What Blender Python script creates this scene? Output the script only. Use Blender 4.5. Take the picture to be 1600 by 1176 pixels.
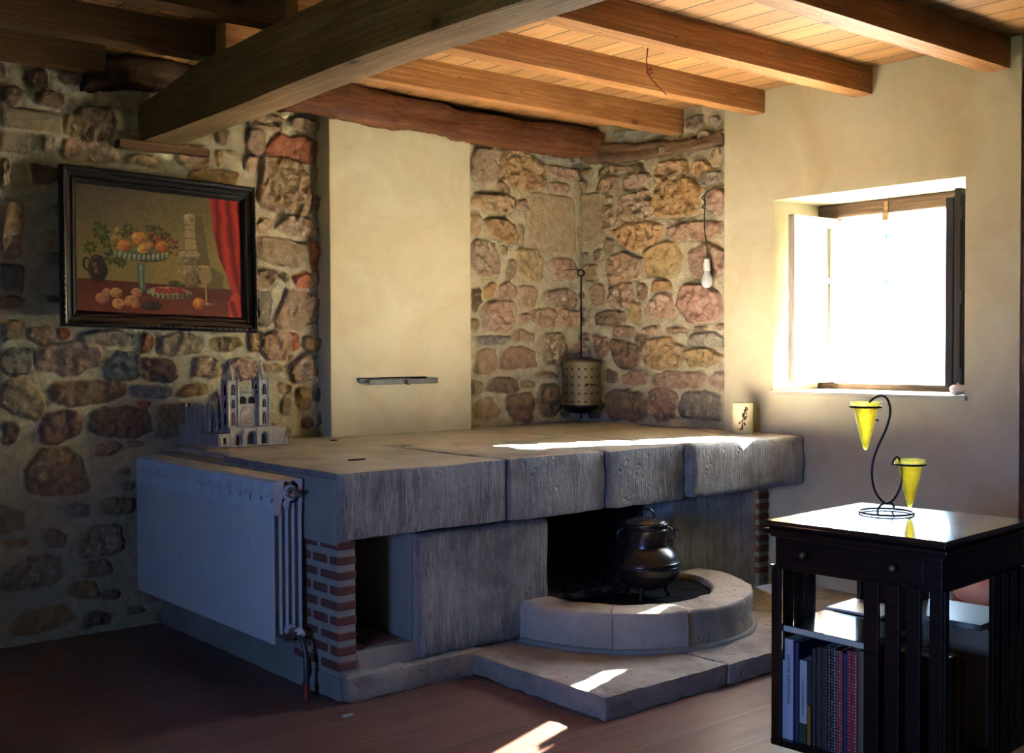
import bpy, bmesh, math, random
import numpy as np
from mathutils import Vector, Matrix

for _o in list(bpy.data.objects):
    bpy.data.objects.remove(_o)
SC = bpy.context.scene
COL = SC.collection
R = math.radians

# ------------------------------------------------------------------ camera
cam_d = bpy.data.cameras.new('camera')
cam = bpy.data.objects.new('camera', cam_d)
COL.objects.link(cam)
SC.camera = cam
cam_d.sensor_width = 36.0
cam_d.lens = 36.0 * 1790.0 / 1600.0
cam_d.clip_start = 0.05
YAW, PITCH, ROLL = R(39.9), R(-1.4), R(-0.2)
_F = Vector((math.sin(YAW) * math.cos(PITCH), math.cos(YAW) * math.cos(PITCH), math.sin(PITCH)))
_Rt = Vector((math.cos(YAW), -math.sin(YAW), 0))
_U = _Rt.cross(_F)
_R2 = math.cos(ROLL) * _Rt + math.sin(ROLL) * _U
_U2 = -math.sin(ROLL) * _Rt + math.cos(ROLL) * _U
_m = Matrix((_R2, _U2, -_F)).transposed().to_4x4()
_m.translation = Vector((0, 0, 1.17))
cam.matrix_world = _m

# ------------------------------------------------------------------ exposure
SC.view_settings.view_transform = 'Standard'
SC.view_settings.look = 'None'
SC.view_settings.exposure = 1.25
SC.view_settings.gamma = 1.0
SC.view_settings.use_curve_mapping = False
SC.cycles.max_bounces = 10
SC.cycles.diffuse_bounces = 2
SC.cycles.glossy_bounces = 4
SC.cycles.transmission_bounces = 6
SC.cycles.transparent_max_bounces = 12
SC.cycles.sample_clamp_indirect = 80.0
SC.cycles.caustics_reflective = True
SC.cycles.blur_glossy = 1.0
SC.cycles.caustics_refractive = False

# ------------------------------------------------------------------ sky
SKY = 26.0
world = bpy.data.worlds.new('sky')
SC.world = world
world.use_nodes = True
wn = world.node_tree
wn.nodes.clear()
wo = wn.nodes.new('ShaderNodeOutputWorld')
wb = wn.nodes.new('ShaderNodeBackground')
wt = wn.nodes.new('ShaderNodeTexCoord')
ws = wn.nodes.new('ShaderNodeSeparateXYZ')
wr = wn.nodes.new('ShaderNodeValToRGB')
wm = wn.nodes.new('ShaderNodeMapRange')
wn.links.new(wt.outputs['Generated'], ws.inputs[0])
wn.links.new(ws.outputs['X'], wm.inputs[0])
wm.inputs[1].default_value = -1.0
wm.inputs[2].default_value = 1.0
wr.color_ramp.elements[0].position = 0.25
wr.color_ramp.elements[0].color = (0.175, 0.31, 0.70, 1)
wr.color_ramp.elements[1].position = 0.75
wr.color_ramp.elements[1].color = (0.25, 0.37, 0.52, 1)
wn.links.new(wm.outputs[0], wr.inputs[0])
wn.links.new(wr.outputs[0], wb.inputs[0])
wb.inputs[1].default_value = SKY
wn.links.new(wb.outputs[0], wo.inputs[0])


def aim(o, loc, d):
    """place a lamp at loc shining along d"""
    o.location = loc
    o.rotation_euler = Vector(d).to_track_quat('-Z', 'Y').to_euler()


SUN_POWER = 335.0
sd = bpy.data.lights.new('sun', 'SUN')
sd.energy = SUN_POWER
sd.color = (1.0, 0.945, 0.79)
sd.angle = R(0.6)
sun = bpy.data.objects.new('sun', sd)
COL.objects.link(sun)
aim(sun, (8, 0.5, 4), (-1, 0.34, -0.565))

# sunlight thrown back into the room by the pane of the open left casement
gd = bpy.data.lights.new('pane_reflection', 'AREA')
gd.shape = 'RECTANGLE'
gd.size = 0.115
gd.size_y = 0.88
gd.spread = R(0.5)
gd.energy = 3.0
gd.color = (1.0, 0.86, 0.66)
glint = bpy.data.objects.new('pane_reflection', gd)
COL.objects.link(glint)
aim(glint, (4.415, 3.298, 1.355), (-1, -0.34, -0.60))


def portal(loc, d, sx, sy):
    l = bpy.data.lights.new('window_portal', 'AREA')
    l.shape = 'RECTANGLE'
    l.size, l.size_y = sx, sy
    l.cycles.is_portal = True
    o = bpy.data.objects.new('window_portal', l)
    COL.objects.link(o)
    aim(o, loc, d)


portal((5.0, 2.89, 1.41), (-1, 0, 0), 1.0, 0.95)
portal((-2.02, 1.0, 1.15), (1, 0, 0), 1.0, 0.85)

# ------------------------------------------------------------------ helpers
YA, XB, XW = 4.72, 4.46, 4.43          # stone wall at the back, stone wall at the right, plaster at the right
ZC = 2.39                              # underside of the ceiling boards


def rng_noise(seed):
    return np.random.RandomState(seed).rand(64, 64, 16)


_LAT = {}


def vnoise(p, scale, seed=0):
    """smooth value noise, p is (n, 3), result in 0..1"""
    if seed not in _LAT:
        _LAT[seed] = rng_noise(seed)
    L = _LAT[seed]
    q = p * scale + 1000.0
    i = np.floor(q).astype(int)
    f = q - i
    f = f * f * (3 - 2 * f)
    r = 0
    for dx in (0, 1):
        for dy in (0, 1):
            for dz in (0, 1):
                w = (f[:, 0] if dx else 1 - f[:, 0]) * (f[:, 1] if dy else 1 - f[:, 1]) * (f[:, 2] if dz else 1 - f[:, 2])
                r = r + w * L[(i[:, 0] + dx) % 64, (i[:, 1] + dy) % 64, (i[:, 2] + dz) % 16]
    return r


def fbm(p, scale, octaves=4, seed=0):
    r, a, t = 0, 1.0, 0
    for k in range(octaves):
        r = r + a * vnoise(p, scale * 2 ** k, seed + k)
        t += a
        a *= 0.5
    return r / t


def link_mesh(name, me, mats, parent=None, smooth=False):
    o = bpy.data.objects.new(name, me)
    COL.objects.link(o)
    if mats is not None:
        for m in (mats if isinstance(mats, (list, tuple)) else [mats]):
            me.materials.append(m)
    if smooth:
        me.polygons.foreach_set('use_smooth', [True] * len(me.polygons))
    if parent is not None:
        o.parent = parent
    return o


def tag(o, label=None, cat=None, group=None, kind=None):
    if label:
        o['label'] = label
    if cat:
        o['category'] = cat
    if group:
        o['group'] = group
    if kind:
        o['kind'] = kind
    return o


def thing(name, loc, label, cat, rz=0.0, group=None):
    o = bpy.data.objects.new(name, None)
    COL.objects.link(o)
    o.empty_display_size = 0.05
    o.location = loc
    o.rotation_euler = (0, 0, rz)
    return tag(o, label, cat, group)


class MB:
    """collects shapes in one bmesh"""

    def __init__(self):
        self.bm = bmesh.new()
        self.mi = 0

    def _face(self, vs):
        try:
            f = self.bm.faces.new(vs)
            f.material_index = self.mi
            return f
        except ValueError:
            return None

    def box(self, x0, x1, y0, y1, z0, z1, bev=0.0, M=None, seg=2):
        g = bmesh.new()
        bmesh.ops.create_cube(g, size=1.0)
        for v in g.verts:
            v.co = Vector(((x0 + x1) / 2 + v.co.x * (x1 - x0), (y0 + y1) / 2 + v.co.y * (y1 - y0), (z0 + z1) / 2 + v.co.z * (z1 - z0)))
        if bev > 0:
            bmesh.ops.bevel(g, geom=list(g.edges), offset=bev, segments=seg, affect='EDGES', profile=0.6)
        self.add(g, M)
        return self

    def add(self, g, M=None):
        mp = {}
        for v in g.verts:
            mp[v] = self.bm.verts.new(M @ v.co if M is not None else v.co)
        for f in g.faces:
            self._face([mp[v] for v in f.verts])
        g.free()

    def ring(self, c, ax, r, n, ref=None):
        ax = Vector(ax).normalized()
        if ref is None:
            ref = Vector((0, 0, 1)) if abs(ax.z) < 0.9 else Vector((1, 0, 0))
        u = ax.cross(ref).normalized()
        w = ax.cross(u).normalized()
        return [self.bm.verts.new(Vector(c) + (u * math.cos(2 * math.pi * k / n) + w * math.sin(2 * math.pi * k / n)) * r) for k in range(n)]

    def bridge(self, a, b):
        n = len(a)
        for k in range(n):
            self._face([a[k], a[(k + 1) % n], b[(k + 1) % n], b[k]])

    def cyl(self, p0, p1, r0, r1=None, n=16):
        r1 = r0 if r1 is None else r1
        d = Vector(p1) - Vector(p0)
        a = self.ring(p0, d, r0, n)
        b = self.ring(p1, d, max(r1, 1e-5), n)
        self.bridge(a, b)
        self._face(a[::-1])
        self._face(b)
        return self

    def tube(self, pts, r, n=8, closed=False):
        pts = [Vector(p) for p in pts]
        rings = []
        N = len(pts)
        prev = None
        for i, p in enumerate(pts):
            if closed:
                d = pts[(i + 1) % N] - pts[i - 1]
            else:
                d = pts[min(i + 1, N - 1)] - pts[max(i - 1, 0)]
            d.normalize()
            if prev is None:
                ref = Vector((0, 0, 1)) if abs(d.z) < 0.9 else Vector((1, 0, 0))
                u = d.cross(ref).normalized()
            else:
                u = (prev - d * prev.dot(d)).normalized()
            prev = u
            w = d.cross(u)
            rr = r[i] if isinstance(r, (list, tuple)) else r
            rings.append([self.bm.verts.new(p + (u * math.cos(2 * math.pi * k / n) + w * math.sin(2 * math.pi * k / n)) * rr) for k in range(n)])
        for i in range(N - 1):
            self.bridge(rings[i], rings[i + 1])
        if closed:
            self.bridge(rings[-1], rings[0])
        else:
            self._face(rings[0][::-1])
            self._face(rings[-1])
        return self

    def lathe(self, prof, c=(0, 0, 0), n=32, M=None):
        """prof: (r, z) pairs, turned about the vertical through c"""
        rings = []
        for r, z in prof:
            rr = max(r, 1e-5)
            ring = []
            for k in range(n):
                a = 2 * math.pi * k / n
                v = Vector((c[0] + rr * math.cos(a), c[1] + rr * math.sin(a), c[2] + z))
                ring.append(self.bm.verts.new(M @ v if M is not None else v))
            rings.append(ring)
        for i in range(len(rings) - 1):
            self.bridge(rings[i], rings[i + 1])
        if prof[0][0] > 1e-4:
            pass
        return self

    def prism(self, poly, a0, a1, axis='z', M=None):
        """poly of 2D points extruded from a0 to a1 along axis"""
        def P(u, v, a):
            q = {'z': (u, v, a), 'y': (u, a, v), 'x': (a, u, v)}[axis]
            q = Vector(q)
            return M @ q if M is not None else q
        lo = [self.bm.verts.new(P(u, v, a0)) for u, v in poly]
        hi = [self.bm.verts.new(P(u, v, a1)) for u, v in poly]
        self._face(lo[::-1])
        self._face(hi)
        self.bridge(lo, hi)
        return self

    def grid(self, fn, nu, nv):
        vs = [[self.bm.verts.new(fn(i / nu, j / nv)) for j in range(nv + 1)] for i in range(nu + 1)]
        for i in range(nu):
            for j in range(nv):
                self._face([vs[i][j], vs[i + 1][j], vs[i + 1][j + 1], vs[i][j + 1]])
        return self

    def build(self, name, mats, parent=None, smooth=False, merge=False):
        if merge:
            bmesh.ops.remove_doubles(self.bm, verts=self.bm.verts, dist=1e-5)
        bmesh.ops.recalc_face_normals(self.bm, faces=self.bm.faces)
        me = bpy.data.meshes.new(name)
        self.bm.to_mesh(me)
        self.bm.free()
        o = link_mesh(name, me, mats, parent)
        if smooth:
            me.polygons.foreach_set('use_smooth', [True] * len(me.polygons))
            try:
                me.set_sharp_from_angle(angle=R(38))
            except Exception:
                pass
        return o


def box_surface(x0, x1, y0, y1, z0, z1, res):
    """grid verts and quads over the surface of a box"""
    n = [max(2, int(round((b - a) / res))) for a, b in ((x0, x1), (y0, y1), (z0, z1))]
    ax = [np.linspace(a, b, k + 1) for (a, b), k in zip(((x0, x1), (y0, y1), (z0, z1)), n)]
    idx, verts, faces = {}, [], []

    def vid(i, j, k):
        key = (i, j, k)
        if key not in idx:
            idx[key] = len(verts)
            verts.append((ax[0][i], ax[1][j], ax[2][k]))
        return idx[key]
    for i in range(n[0]):
        for j in range(n[1]):
            faces.append((vid(i, j, 0), vid(i, j + 1, 0), vid(i + 1, j + 1, 0), vid(i + 1, j, 0)))
            faces.append((vid(i, j, n[2]), vid(i + 1, j, n[2]), vid(i + 1, j + 1, n[2]), vid(i, j + 1, n[2])))
    for i in range(n[0]):
        for k in range(n[2]):
            faces.append((vid(i, 0, k), vid(i + 1, 0, k), vid(i + 1, 0, k + 1), vid(i, 0, k + 1)))
            faces.append((vid(i, n[1], k), vid(i, n[1], k + 1), vid(i + 1, n[1], k + 1), vid(i + 1, n[1], k)))
    for j in range(n[1]):
        for k in range(n[2]):
            faces.append((vid(0, j, k), vid(0, j, k + 1), vid(0, j + 1, k + 1), vid(0, j + 1, k)))
            faces.append((vid(n[0], j, k), vid(n[0], j + 1, k), vid(n[0], j + 1, k + 1), vid(n[0], j, k + 1)))
    return np.array(verts), faces


def rough_block(name, dims, mats, parent=None, res=0.02, rnd=0.015, amp=0.004, scale=14, seed=0, warp=None, groove=0.0, top_mat=False):
    """a block of stone or timber: rounded edges, uneven faces"""
    x0, x1, y0, y1, z0, z1 = dims
    P, F = box_surface(x0, x1, y0, y1, z0, z1, res)
    lo = np.array([x0, y0, z0]) + rnd
    hi = np.array([x1, y1, z1]) - rnd
    Q = np.clip(P, lo, hi)
    D = P - Q
    L = np.linalg.norm(D, axis=1, keepdims=True)
    N = D / np.maximum(L, 1e-9)
    rr = rnd * (0.6 + 0.8 * fbm(P, 9, 2, seed + 5))[:, None] if rnd > 0.004 else rnd
    P2 = Q + N * np.minimum(L, rr) if rnd > 0 else P
    P2 = Q + N * rnd - N * (rnd - rr) * 0.6 if rnd > 0.004 else P2
    h = (fbm(P, scale, 4, seed) - 0.5) * 2 * amp
    if groove > 0:       # vertical tooling marks
        G = P * np.array([1, 1, 0.10])
        h = h + (vnoise(G, 95, seed + 9) - 0.5) * groove
    P2 = P2 + N * h[:, None]
    if warp:
        P2 = warp(P2)
    me = bpy.data.meshes.new(name)
    me.from_pydata([tuple(v) for v in P2], [], F)
    me.update()
    o = link_mesh(name, me, mats, parent, smooth=True)
    if rnd < 0.0125:
        me.set_sharp_from_angle(angle=R(35))
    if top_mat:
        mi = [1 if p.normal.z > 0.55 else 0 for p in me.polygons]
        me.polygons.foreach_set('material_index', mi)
    return o


# ------------------------------------------------------------------ materials
class N:
    def __init__(self, name, rough=0.8, metal=0.0, spec=0.4, color=None):
        self.m = bpy.data.materials.new(name)
        self.m.use_nodes = True
        self.nt = self.m.node_tree
        self.b = self.nt.nodes['Principled BSDF']
        self.b.inputs['Roughness'].default_value = rough
        self.b.inputs['Metallic'].default_value = metal
        self.b.inputs['Specular IOR Level'].default_value = spec
        if color:
            self.b.inputs['Base Color'].default_value = (*color, 1)
        self._v = None

    def n(self, t, **kw):
        x = self.nt.nodes.new(t)
        for k, v in kw.items():
            if k in x.inputs:
                x.inputs[k].default_value = v
            else:
                setattr(x, k, v)
        return x

    def l(self, a, b):
        self.nt.links.new(a, b)

    def coord(self, scale=(1, 1, 1), loc=(0, 0, 0), rot=(0, 0, 0), rnd=False, kind='Object'):
        t = self.n('ShaderNodeTexCoord')
        mp = self.n('ShaderNodeMapping')
        mp.inputs['Scale'].default_value = scale
        mp.inputs['Location'].default_value = loc
        mp.inputs['Rotation'].default_value = rot
        src = t.outputs[kind]
        if rnd:
            oi = self.n('ShaderNodeObjectInfo')
            vm = self.n('ShaderNodeVectorMath', operation='MULTIPLY_ADD')
            vm.inputs[1].default_value = (7.3, 5.1, 9.7)
            self.l(oi.outputs['Random'], vm.inputs[0])
            self.l(src, vm.inputs[2])
            src = vm.outputs[0]
        self.l(src, mp.inputs[0])
        return mp.outputs[0]

    def noise(self, vec, scale=5, detail=4, rough=0.55, dist=0.0):
        x = self.n('ShaderNodeTexNoise')
        x.inputs['Scale'].default_value = scale
        x.inputs['Detail'].default_value = detail
        x.inputs['Roughness'].default_value = rough
        x.inputs['Distortion'].default_value = dist
        self.l(vec, x.inputs['Vector'])
        return x.outputs['Fac']

    def ramp(self, fac, stops):
        x = self.n('ShaderNodeValToRGB')
        e = x.color_ramp.elements
        while len(e) < len(stops):
            e.new(0.5)
        for k, (p, c) in enumerate(stops):
            e[k].position = p
            e[k].color = (*c, 1) if len(c) == 3 else c
        self.l(fac, x.inputs[0])
        return x.outputs[0]

    def mix(self, fac, a, b, mode='MIX'):
        x = self.n('ShaderNodeMix', data_type='RGBA', blend_type=mode)
        for s, v in ((0, fac), (6, a), (7, b)):
            if isinstance(v, (int, float)):
                x.inputs[s].default_value = v
            elif isinstance(v, tuple):
                x.inputs[s].default_value = (*v, 1)
            else:
                self.l(v, x.inputs[s])
        return x.outputs[2]

    def math(self, op, a, b=0.0, clamp=False):
        x = self.n('ShaderNodeMath', operation=op, use_clamp=clamp)
        for s, v in ((0, a), (1, b)):
            if isinstance(v, (int, float)):
                x.inputs[s].default_value = v
            else:
                self.l(v, x.inputs[s])
        return x.outputs[0]

    def col(self, c):
        self.l(c, self.b.inputs['Base Color'])
        return self

    def bump(self, h, strength=0.3, dist=0.01):
        x = self.n('ShaderNodeBump')
        x.inputs['Strength'].default_value = strength
        x.inputs['Distance'].default_value = dist
        self.l(h, x.inputs['Height'])
        self.l(x.outputs[0], self.b.inputs['Normal'])
        return self


def plain(name, color, rough=0.6, metal=0.0, spec=0.4, var=0.12, scale=30):
    k = N(name, rough, metal, spec)
    v = k.coord()
    f = k.noise(v, scale, 3)
    k.col(k.mix(f, tuple(c * (1 - var) for c in color), tuple(min(1, c * (1 + var)) for c in color)))
    return k.m


def m_rubble():
    k = N('rubble_stone', 0.85, spec=0.25)
    a = k.n('ShaderNodeAttribute', attribute_name='stone_colour')
    p = k.n('ShaderNodeAttribute', attribute_name='lime_patch')
    v = k.coord()
    f = k.noise(v, 22, 6, 0.65)
    f2 = k.noise(v, 6, 3)
    f3 = k.noise(v, 90, 3, 0.7)
    c = k.mix(f, tuple([0.60] * 3), tuple([1.75] * 3))
    c = k.mix(1.0, a.outputs['Color'], c, 'MULTIPLY')
    c = k.mix(k.math('MULTIPLY', f2, 0.36), c, k.mix(1.0, c, (1.25, 0.85, 0.55), 'MULTIPLY'))
    m = k.ramp(k.noise(v, 30, 8, 0.75, 0.15), [(0.52, (0, 0, 0)), (0.62, (1, 1, 1))])
    mm = k.math('MULTIPLY', m, p.outputs['Fac'])
    c = k.mix(mm, c, (0.68, 0.58, 0.42))
    k.col(c)
    h = k.math('ADD', k.math('MULTIPLY', f3, 0.5), f)
    k.bump(h, 0.85, 0.016)
    return k.m


def m_plaster(name='lime_plaster', base=(0.72, 0.655, 0.455), dark=(0.60, 0.495, 0.285)):
    k = N(name, 0.8, spec=0.25)
    v = k.coord()
    f = k.noise(v, 2.3, 6, 0.62, 0.8)
    f2 = k.noise(v, 14, 4)
    c = k.mix(k.ramp(f, [(0.35, (0, 0, 0)), (0.7, (1, 1, 1))]), base, dark)
    c = k.mix(k.math('MULTIPLY', f2, 0.18), c, (0.80, 0.72, 0.52))
    sp = k.ramp(k.noise(v, 55, 3, 0.7), [(0.74, (0, 0, 0)), (0.78, (1, 1, 1))])
    c = k.mix(k.math('MULTIPLY', sp, 0.25), c, (0.30, 0.16, 0.07))
    k.col(c)
    k.bump(k.math('ADD', f2, k.math('MULTIPLY', f, 2.0)), 0.18, 0.02)
    return k.m


def m_wood(name, c0, c1, axis='x', rough=0.6, grain=26, knots=True, spec=0.3, dark=(0.03, 0.015, 0.007)):
    k = N(name, rough, spec=spec)
    s = {'x': (0.9, 1, 1), 'y': (1, 0.9, 1), 'z': (1, 1, 0.9)}[axis]
    g = tuple(1.0 if a == 0.9 else grain for a in s)
    v = k.coord(g, rnd=True)
    vf = k.coord(tuple(2.0 if a == 0.9 else grain * 5 for a in s), rnd=True)
    v2 = k.coord(tuple(1.0 if a == 0.9 else 4.0 for a in s), rnd=True)
    v3 = k.coord(tuple(0.6 if a == 0.9 else 1.0 for a in s), rnd=True)
    f = k.noise(v, 1.6, 5, 0.65, 0.7)
    f2 = k.noise(v2, 1.3, 3, 0.5, 1.2)
    ring = k.n('ShaderNodeTexWave', wave_type='RINGS', rings_direction={'x': 'X', 'y': 'Y', 'z': 'Z'}[axis])
    ring.inputs['Scale'].default_value = 22
    ring.inputs['Distortion'].default_value = 6
    ring.inputs['Detail'].default_value = 3
    ring.inputs['Detail Scale'].default_value = 0.7
    k.l(v3, ring.inputs['Vector'])
    c = k.mix(k.ramp(f, [(0.3, (0, 0, 0)), (0.72, (1, 1, 1))]), c0, c1)
    c = k.mix(k.math('MULTIPLY', ring.outputs['Fac'], 0.28), c, tuple(a * 0.45 for a in c0))
    c = k.mix(k.math('MULTIPLY', k.ramp(f2, [(0.45, (0, 0, 0)), (0.75, (1, 1, 1))]), 0.55), c, tuple(a * 0.5 for a in c0))
    if knots:
        vo = k.n('ShaderNodeTexVoronoi')
        vo.inputs['Scale'].default_value = 5.5
        k.l(k.coord(tuple(0.55 if a == 0.9 else 1.0 for a in s), rnd=True), vo.inputs['Vector'])
        kn = k.ramp(vo.outputs['Distance'], [(0.035, (1, 1, 1)), (0.11, (0, 0, 0))])
        kn2 = k.ramp(vo.outputs['Distance'], [(0.10, (1, 1, 1)), (0.26, (0, 0, 0))])
        c = k.mix(k.math('MULTIPLY', kn2, 0.35), c, tuple(a * 0.35 for a in c0))
        c = k.mix(k.math('MULTIPLY', kn, 0.9), c, dark)
        vp = k.n('ShaderNodeTexVoronoi')
        vp.inputs['Scale'].default_value = 17
        k.l(k.coord(rnd=True), vp.inputs['Vector'])
        pk = k.ramp(vp.outputs['Distance'], [(0.05, (1, 1, 1)), (0.10, (0, 0, 0))])
        c = k.mix(k.math('MULTIPLY', pk, 0.8), c, dark)
        big = k.noise(k.coord(tuple(2.2 if a == 0.9 else 5.0 for a in s), rnd=True), 1.0, 4, 0.6)
        c = k.mix(k.math('MULTIPLY', k.ramp(big, [(0.52, (0, 0, 0)), (0.72, (1, 1, 1))]), 0.45), c, tuple(a * 0.4 for a in c0))
    ff = k.noise(vf, 1.0, 3, 0.6)
    c = k.mix(k.math('MULTIPLY', k.ramp(ff, [(0.42, (1, 1, 1)), (0.56, (0, 0, 0))]), 0.30), c, tuple(a * 0.4 for a in c0))
    k.col(c)
    k.bump(k.math('ADD', f, k.math('MULTIPLY', ff, 0.5)), 0.4, 0.004)
    return k.m


def m_boards(name, c0, c1, w, length, along, seam=(0.01, 0.006, 0.004), rough=0.5, off=(0, 0, 0), spec=0.4, grain=20, bumpy=0.3, seam_w=0.004, vary=0.6):
    """boards laid side by side (width w), grain and joints"""
    k = N(name, rough, spec=spec)
    t = k.n('ShaderNodeTexCoord')
    mp = k.n('ShaderNodeMapping')
    mp.inputs['Location'].default_value = off
    if along == 'y':
        mp.inputs['Rotation'].default_value = (0, 0, R(90))
    k.l(t.outputs['Object'], mp.inputs[0])
    br = k.n('ShaderNodeTexBrick')
    br.inputs['Color1'].default_value = (0, 0, 0, 1)
    br.inputs['Color2'].default_value = (1, 1, 1, 1)
    br.inputs['Mortar'].default_value = (0.5, 0.5, 0.5, 1)
    br.inputs['Scale'].default_value = 1
    br.inputs['Mortar Size'].default_value = seam_w
    br.inputs['Mortar Smooth'].default_value = 0.3
    br.inputs['Brick Width'].default_value = length
    br.inputs['Row Height'].default_value = w
    br.offset = 0.37
    k.l(mp.outputs[0], br.inputs['Vector'])
    vm = k.n('ShaderNodeVectorMath', operation='MULTIPLY_ADD')
    vm.inputs[1].default_value = (3.1, 7.7, 0)
    k.l(br.outputs['Color'], vm.inputs[0])
    k.l(mp.outputs[0], vm.inputs[2])
    m2 = k.n('ShaderNodeMapping')
    m2.inputs['Scale'].default_value = (1.0, grain, grain)
    k.l(vm.outputs[0], m2.inputs[0])
    f = k.noise(m2.outputs[0], 1.7, 5, 0.65, 0.8)
    m3 = k.n('ShaderNodeMapping')
    m3.inputs['Scale'].default_value = (1.0, 4, 4)
    k.l(vm.outputs[0], m3.inputs[0])
    f2 = k.noise(m3.outputs[0], 2.0, 3, 0.5, 1.0)
    c = k.mix(k.ramp(f, [(0.3, (0, 0, 0)), (0.7, (1, 1, 1))]), c0, c1)
    c = k.mix(k.math('MULTIPLY', br.outputs['Color'], vary), c, tuple(a * 0.55 for a in c0))
    c = k.mix(k.math('MULTIPLY', k.ramp(f2, [(0.5, (0, 0, 0)), (0.75, (1, 1, 1))]), 0.5), c, tuple(a * 0.5 for a in c0))
    c = k.mix(br.outputs['Fac'], c, seam)
    k.col(c)
    h = k.math('SUBTRACT', k.math('MULTIPLY', f, 0.3), k.math('MULTIPLY', br.outputs['Fac'], 1.0))
    k.bump(h, bumpy, 0.004)
    return k.m


def m_slab(name, c0, c1, tool=False, rough=0.75, pits=True, streak=False):
    k = N(name, rough, spec=0.35)
    v = k.coord()
    f = k.noise(v, 5, 6, 0.6)
    f2 = k.noise(v, 60, 4, 0.7)
    c = k.mix(k.ramp(f, [(0.3, (0, 0, 0)), (0.7, (1, 1, 1))]), c0, c1)
    h = k.math('MULTIPLY', f2, 0.6)
    if tool:
        vs = k.coord((1, 1, 0.09))
        g = k.noise(vs, 170, 3, 0.7)
        g2 = k.noise(vs, 40, 2, 0.5)
        gg = k.math('ADD', g, k.math('MULTIPLY', g2, 0.6))
        c = k.mix(k.ramp(gg, [(0.72, (0, 0, 0)), (1.05, (1, 1, 1))]), c, tuple(min(1, a * 1.25 + 0.01) for a in c1))
        h = k.math('ADD', h, k.math('MULTIPLY', gg, 0.8))
    if pits:
        vo = k.n('ShaderNodeTexVoronoi')
        vo.inputs['Scale'].default_value = 28
        k.l(k.coord(), vo.inputs['Vector'])
        p = k.ramp(vo.outputs['Distance'], [(0.10, (0, 0, 0)), (0.30, (1, 1, 1))])
        msk = k.ramp(k.noise(v, 9, 2), [(0.5, (0, 0, 0)), (0.6, (1, 1, 1))])
        p = k.mix(msk, (1, 1, 1), p)
        h = k.math('ADD', h, k.math('MULTIPLY', p, 0.9))
    st = k.ramp(k.noise(v, 3.1, 7, 0.7, 0.5), [(0.50, (0, 0, 0)), (0.66, (1, 1, 1))])
    c = k.mix(k.math('MULTIPLY', st, 0.55), c, tuple(a * 0.45 for a in c0))
    sp = k.ramp(k.noise(v, 38, 4, 0.7), [(0.60, (0, 0, 0)), (0.70, (1, 1, 1))])
    c = k.mix(k.math('MULTIPLY', sp, 0.35), c, tuple(a * 0.5 for a in c0))
    k.col(c)
    k.bump(h, 0.8, 0.010)
    return k.m


def m_metal(name, color, rough=0.45, metal=0.9, spec=0.5, var=0.3, scale=25):
    k = N(name, rough, metal, spec)
    v = k.coord()
    f = k.noise(v, scale, 4, 0.6)
    k.col(k.mix(f, tuple(c * (1 - var) for c in color), tuple(min(1, c * (1 + var)) for c in color)))
    k.bump(k.noise(v, 140, 2), 0.12, 0.002)
    return k.m


def m_pane(dust=0.0):
    k = N('dusty_window_glass' if dust else 'window_glass')
    nt = k.nt
    nt.nodes.remove(k.b)
    out = nt.nodes['Material Output']
    tr = nt.nodes.new('ShaderNodeBsdfTransparent')
    tr.inputs[0].default_value = (0.93, 0.96, 0.95, 1)
    gl = nt.nodes.new('ShaderNodeBsdfGlossy')
    gl.inputs['Roughness'].default_value = 0.03
    mx = nt.nodes.new('ShaderNodeMixShader')
    fr = nt.nodes.new('ShaderNodeFresnel')
    fr.inputs[0].default_value = 1.45
    nt.links.new(fr.outputs[0], mx.inputs[0])
    nt.links.new(tr.outputs[0], mx.inputs[1])
    nt.links.new(gl.outputs[0], mx.inputs[2])
    res = mx
    if dust:
        tl = nt.nodes.new('ShaderNodeBsdfTranslucent')
        tl.inputs[0].default_value = (0.85, 0.85, 0.82, 1)
        df = nt.nodes.new('ShaderNodeBsdfDiffuse')
        df.inputs[0].default_value = (0.85, 0.85, 0.82, 1)
        ad = nt.nodes.new('ShaderNodeMixShader')
        ad.inputs[0].default_value = 0.5
        nt.links.new(tl.outputs[0], ad.inputs[1])
        nt.links.new(df.outputs[0], ad.inputs[2])
        m2 = nt.nodes.new('ShaderNodeMixShader')
        m2.inputs[0].default_value = dust
        nt.links.new(mx.outputs[0], m2.inputs[1])
        nt.links.new(ad.outputs[0], m2.inputs[2])
        res = m2
    nt.links.new(res.outputs[0], out.inputs[0])
    return k.m


M = {}
M['rubble'] = m_rubble()
M['plaster'] = m_plaster()
M['dark_wall'] = m_plaster('dim_earth_plaster', (0.16, 0.12, 0.085), (0.10, 0.075, 0.055))
M['plaster_grey'] = m_plaster('grey_cement', (0.30, 0.31, 0.30), (0.20, 0.20, 0.20))
M['white_plaster'] = m_plaster('reveal_plaster', (0.62, 0.56, 0.44), (0.54, 0.47, 0.35))
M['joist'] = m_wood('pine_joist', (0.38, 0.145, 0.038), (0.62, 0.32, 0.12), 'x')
M['shaded_joist'] = m_wood('shaded_pine_joist', (0.15, 0.075, 0.03), (0.23, 0.125, 0.055), 'x')  # joist pine darkened: dimness left of the beam put into the colour
M['beam'] = m_wood('squared_beam_wood', (0.22, 0.125, 0.055), (0.40, 0.255, 0.12), 'y', grain=22)
M['old_beam'] = m_wood('old_rough_beam_wood', (0.11, 0.036, 0.016), (0.33, 0.125, 0.045), 'x', rough=0.7, grain=16)
M['old_dark'] = m_wood('blackened_old_wood', (0.05, 0.024, 0.012), (0.14, 0.075, 0.035), 'x', rough=0.8, grain=14)
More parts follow.
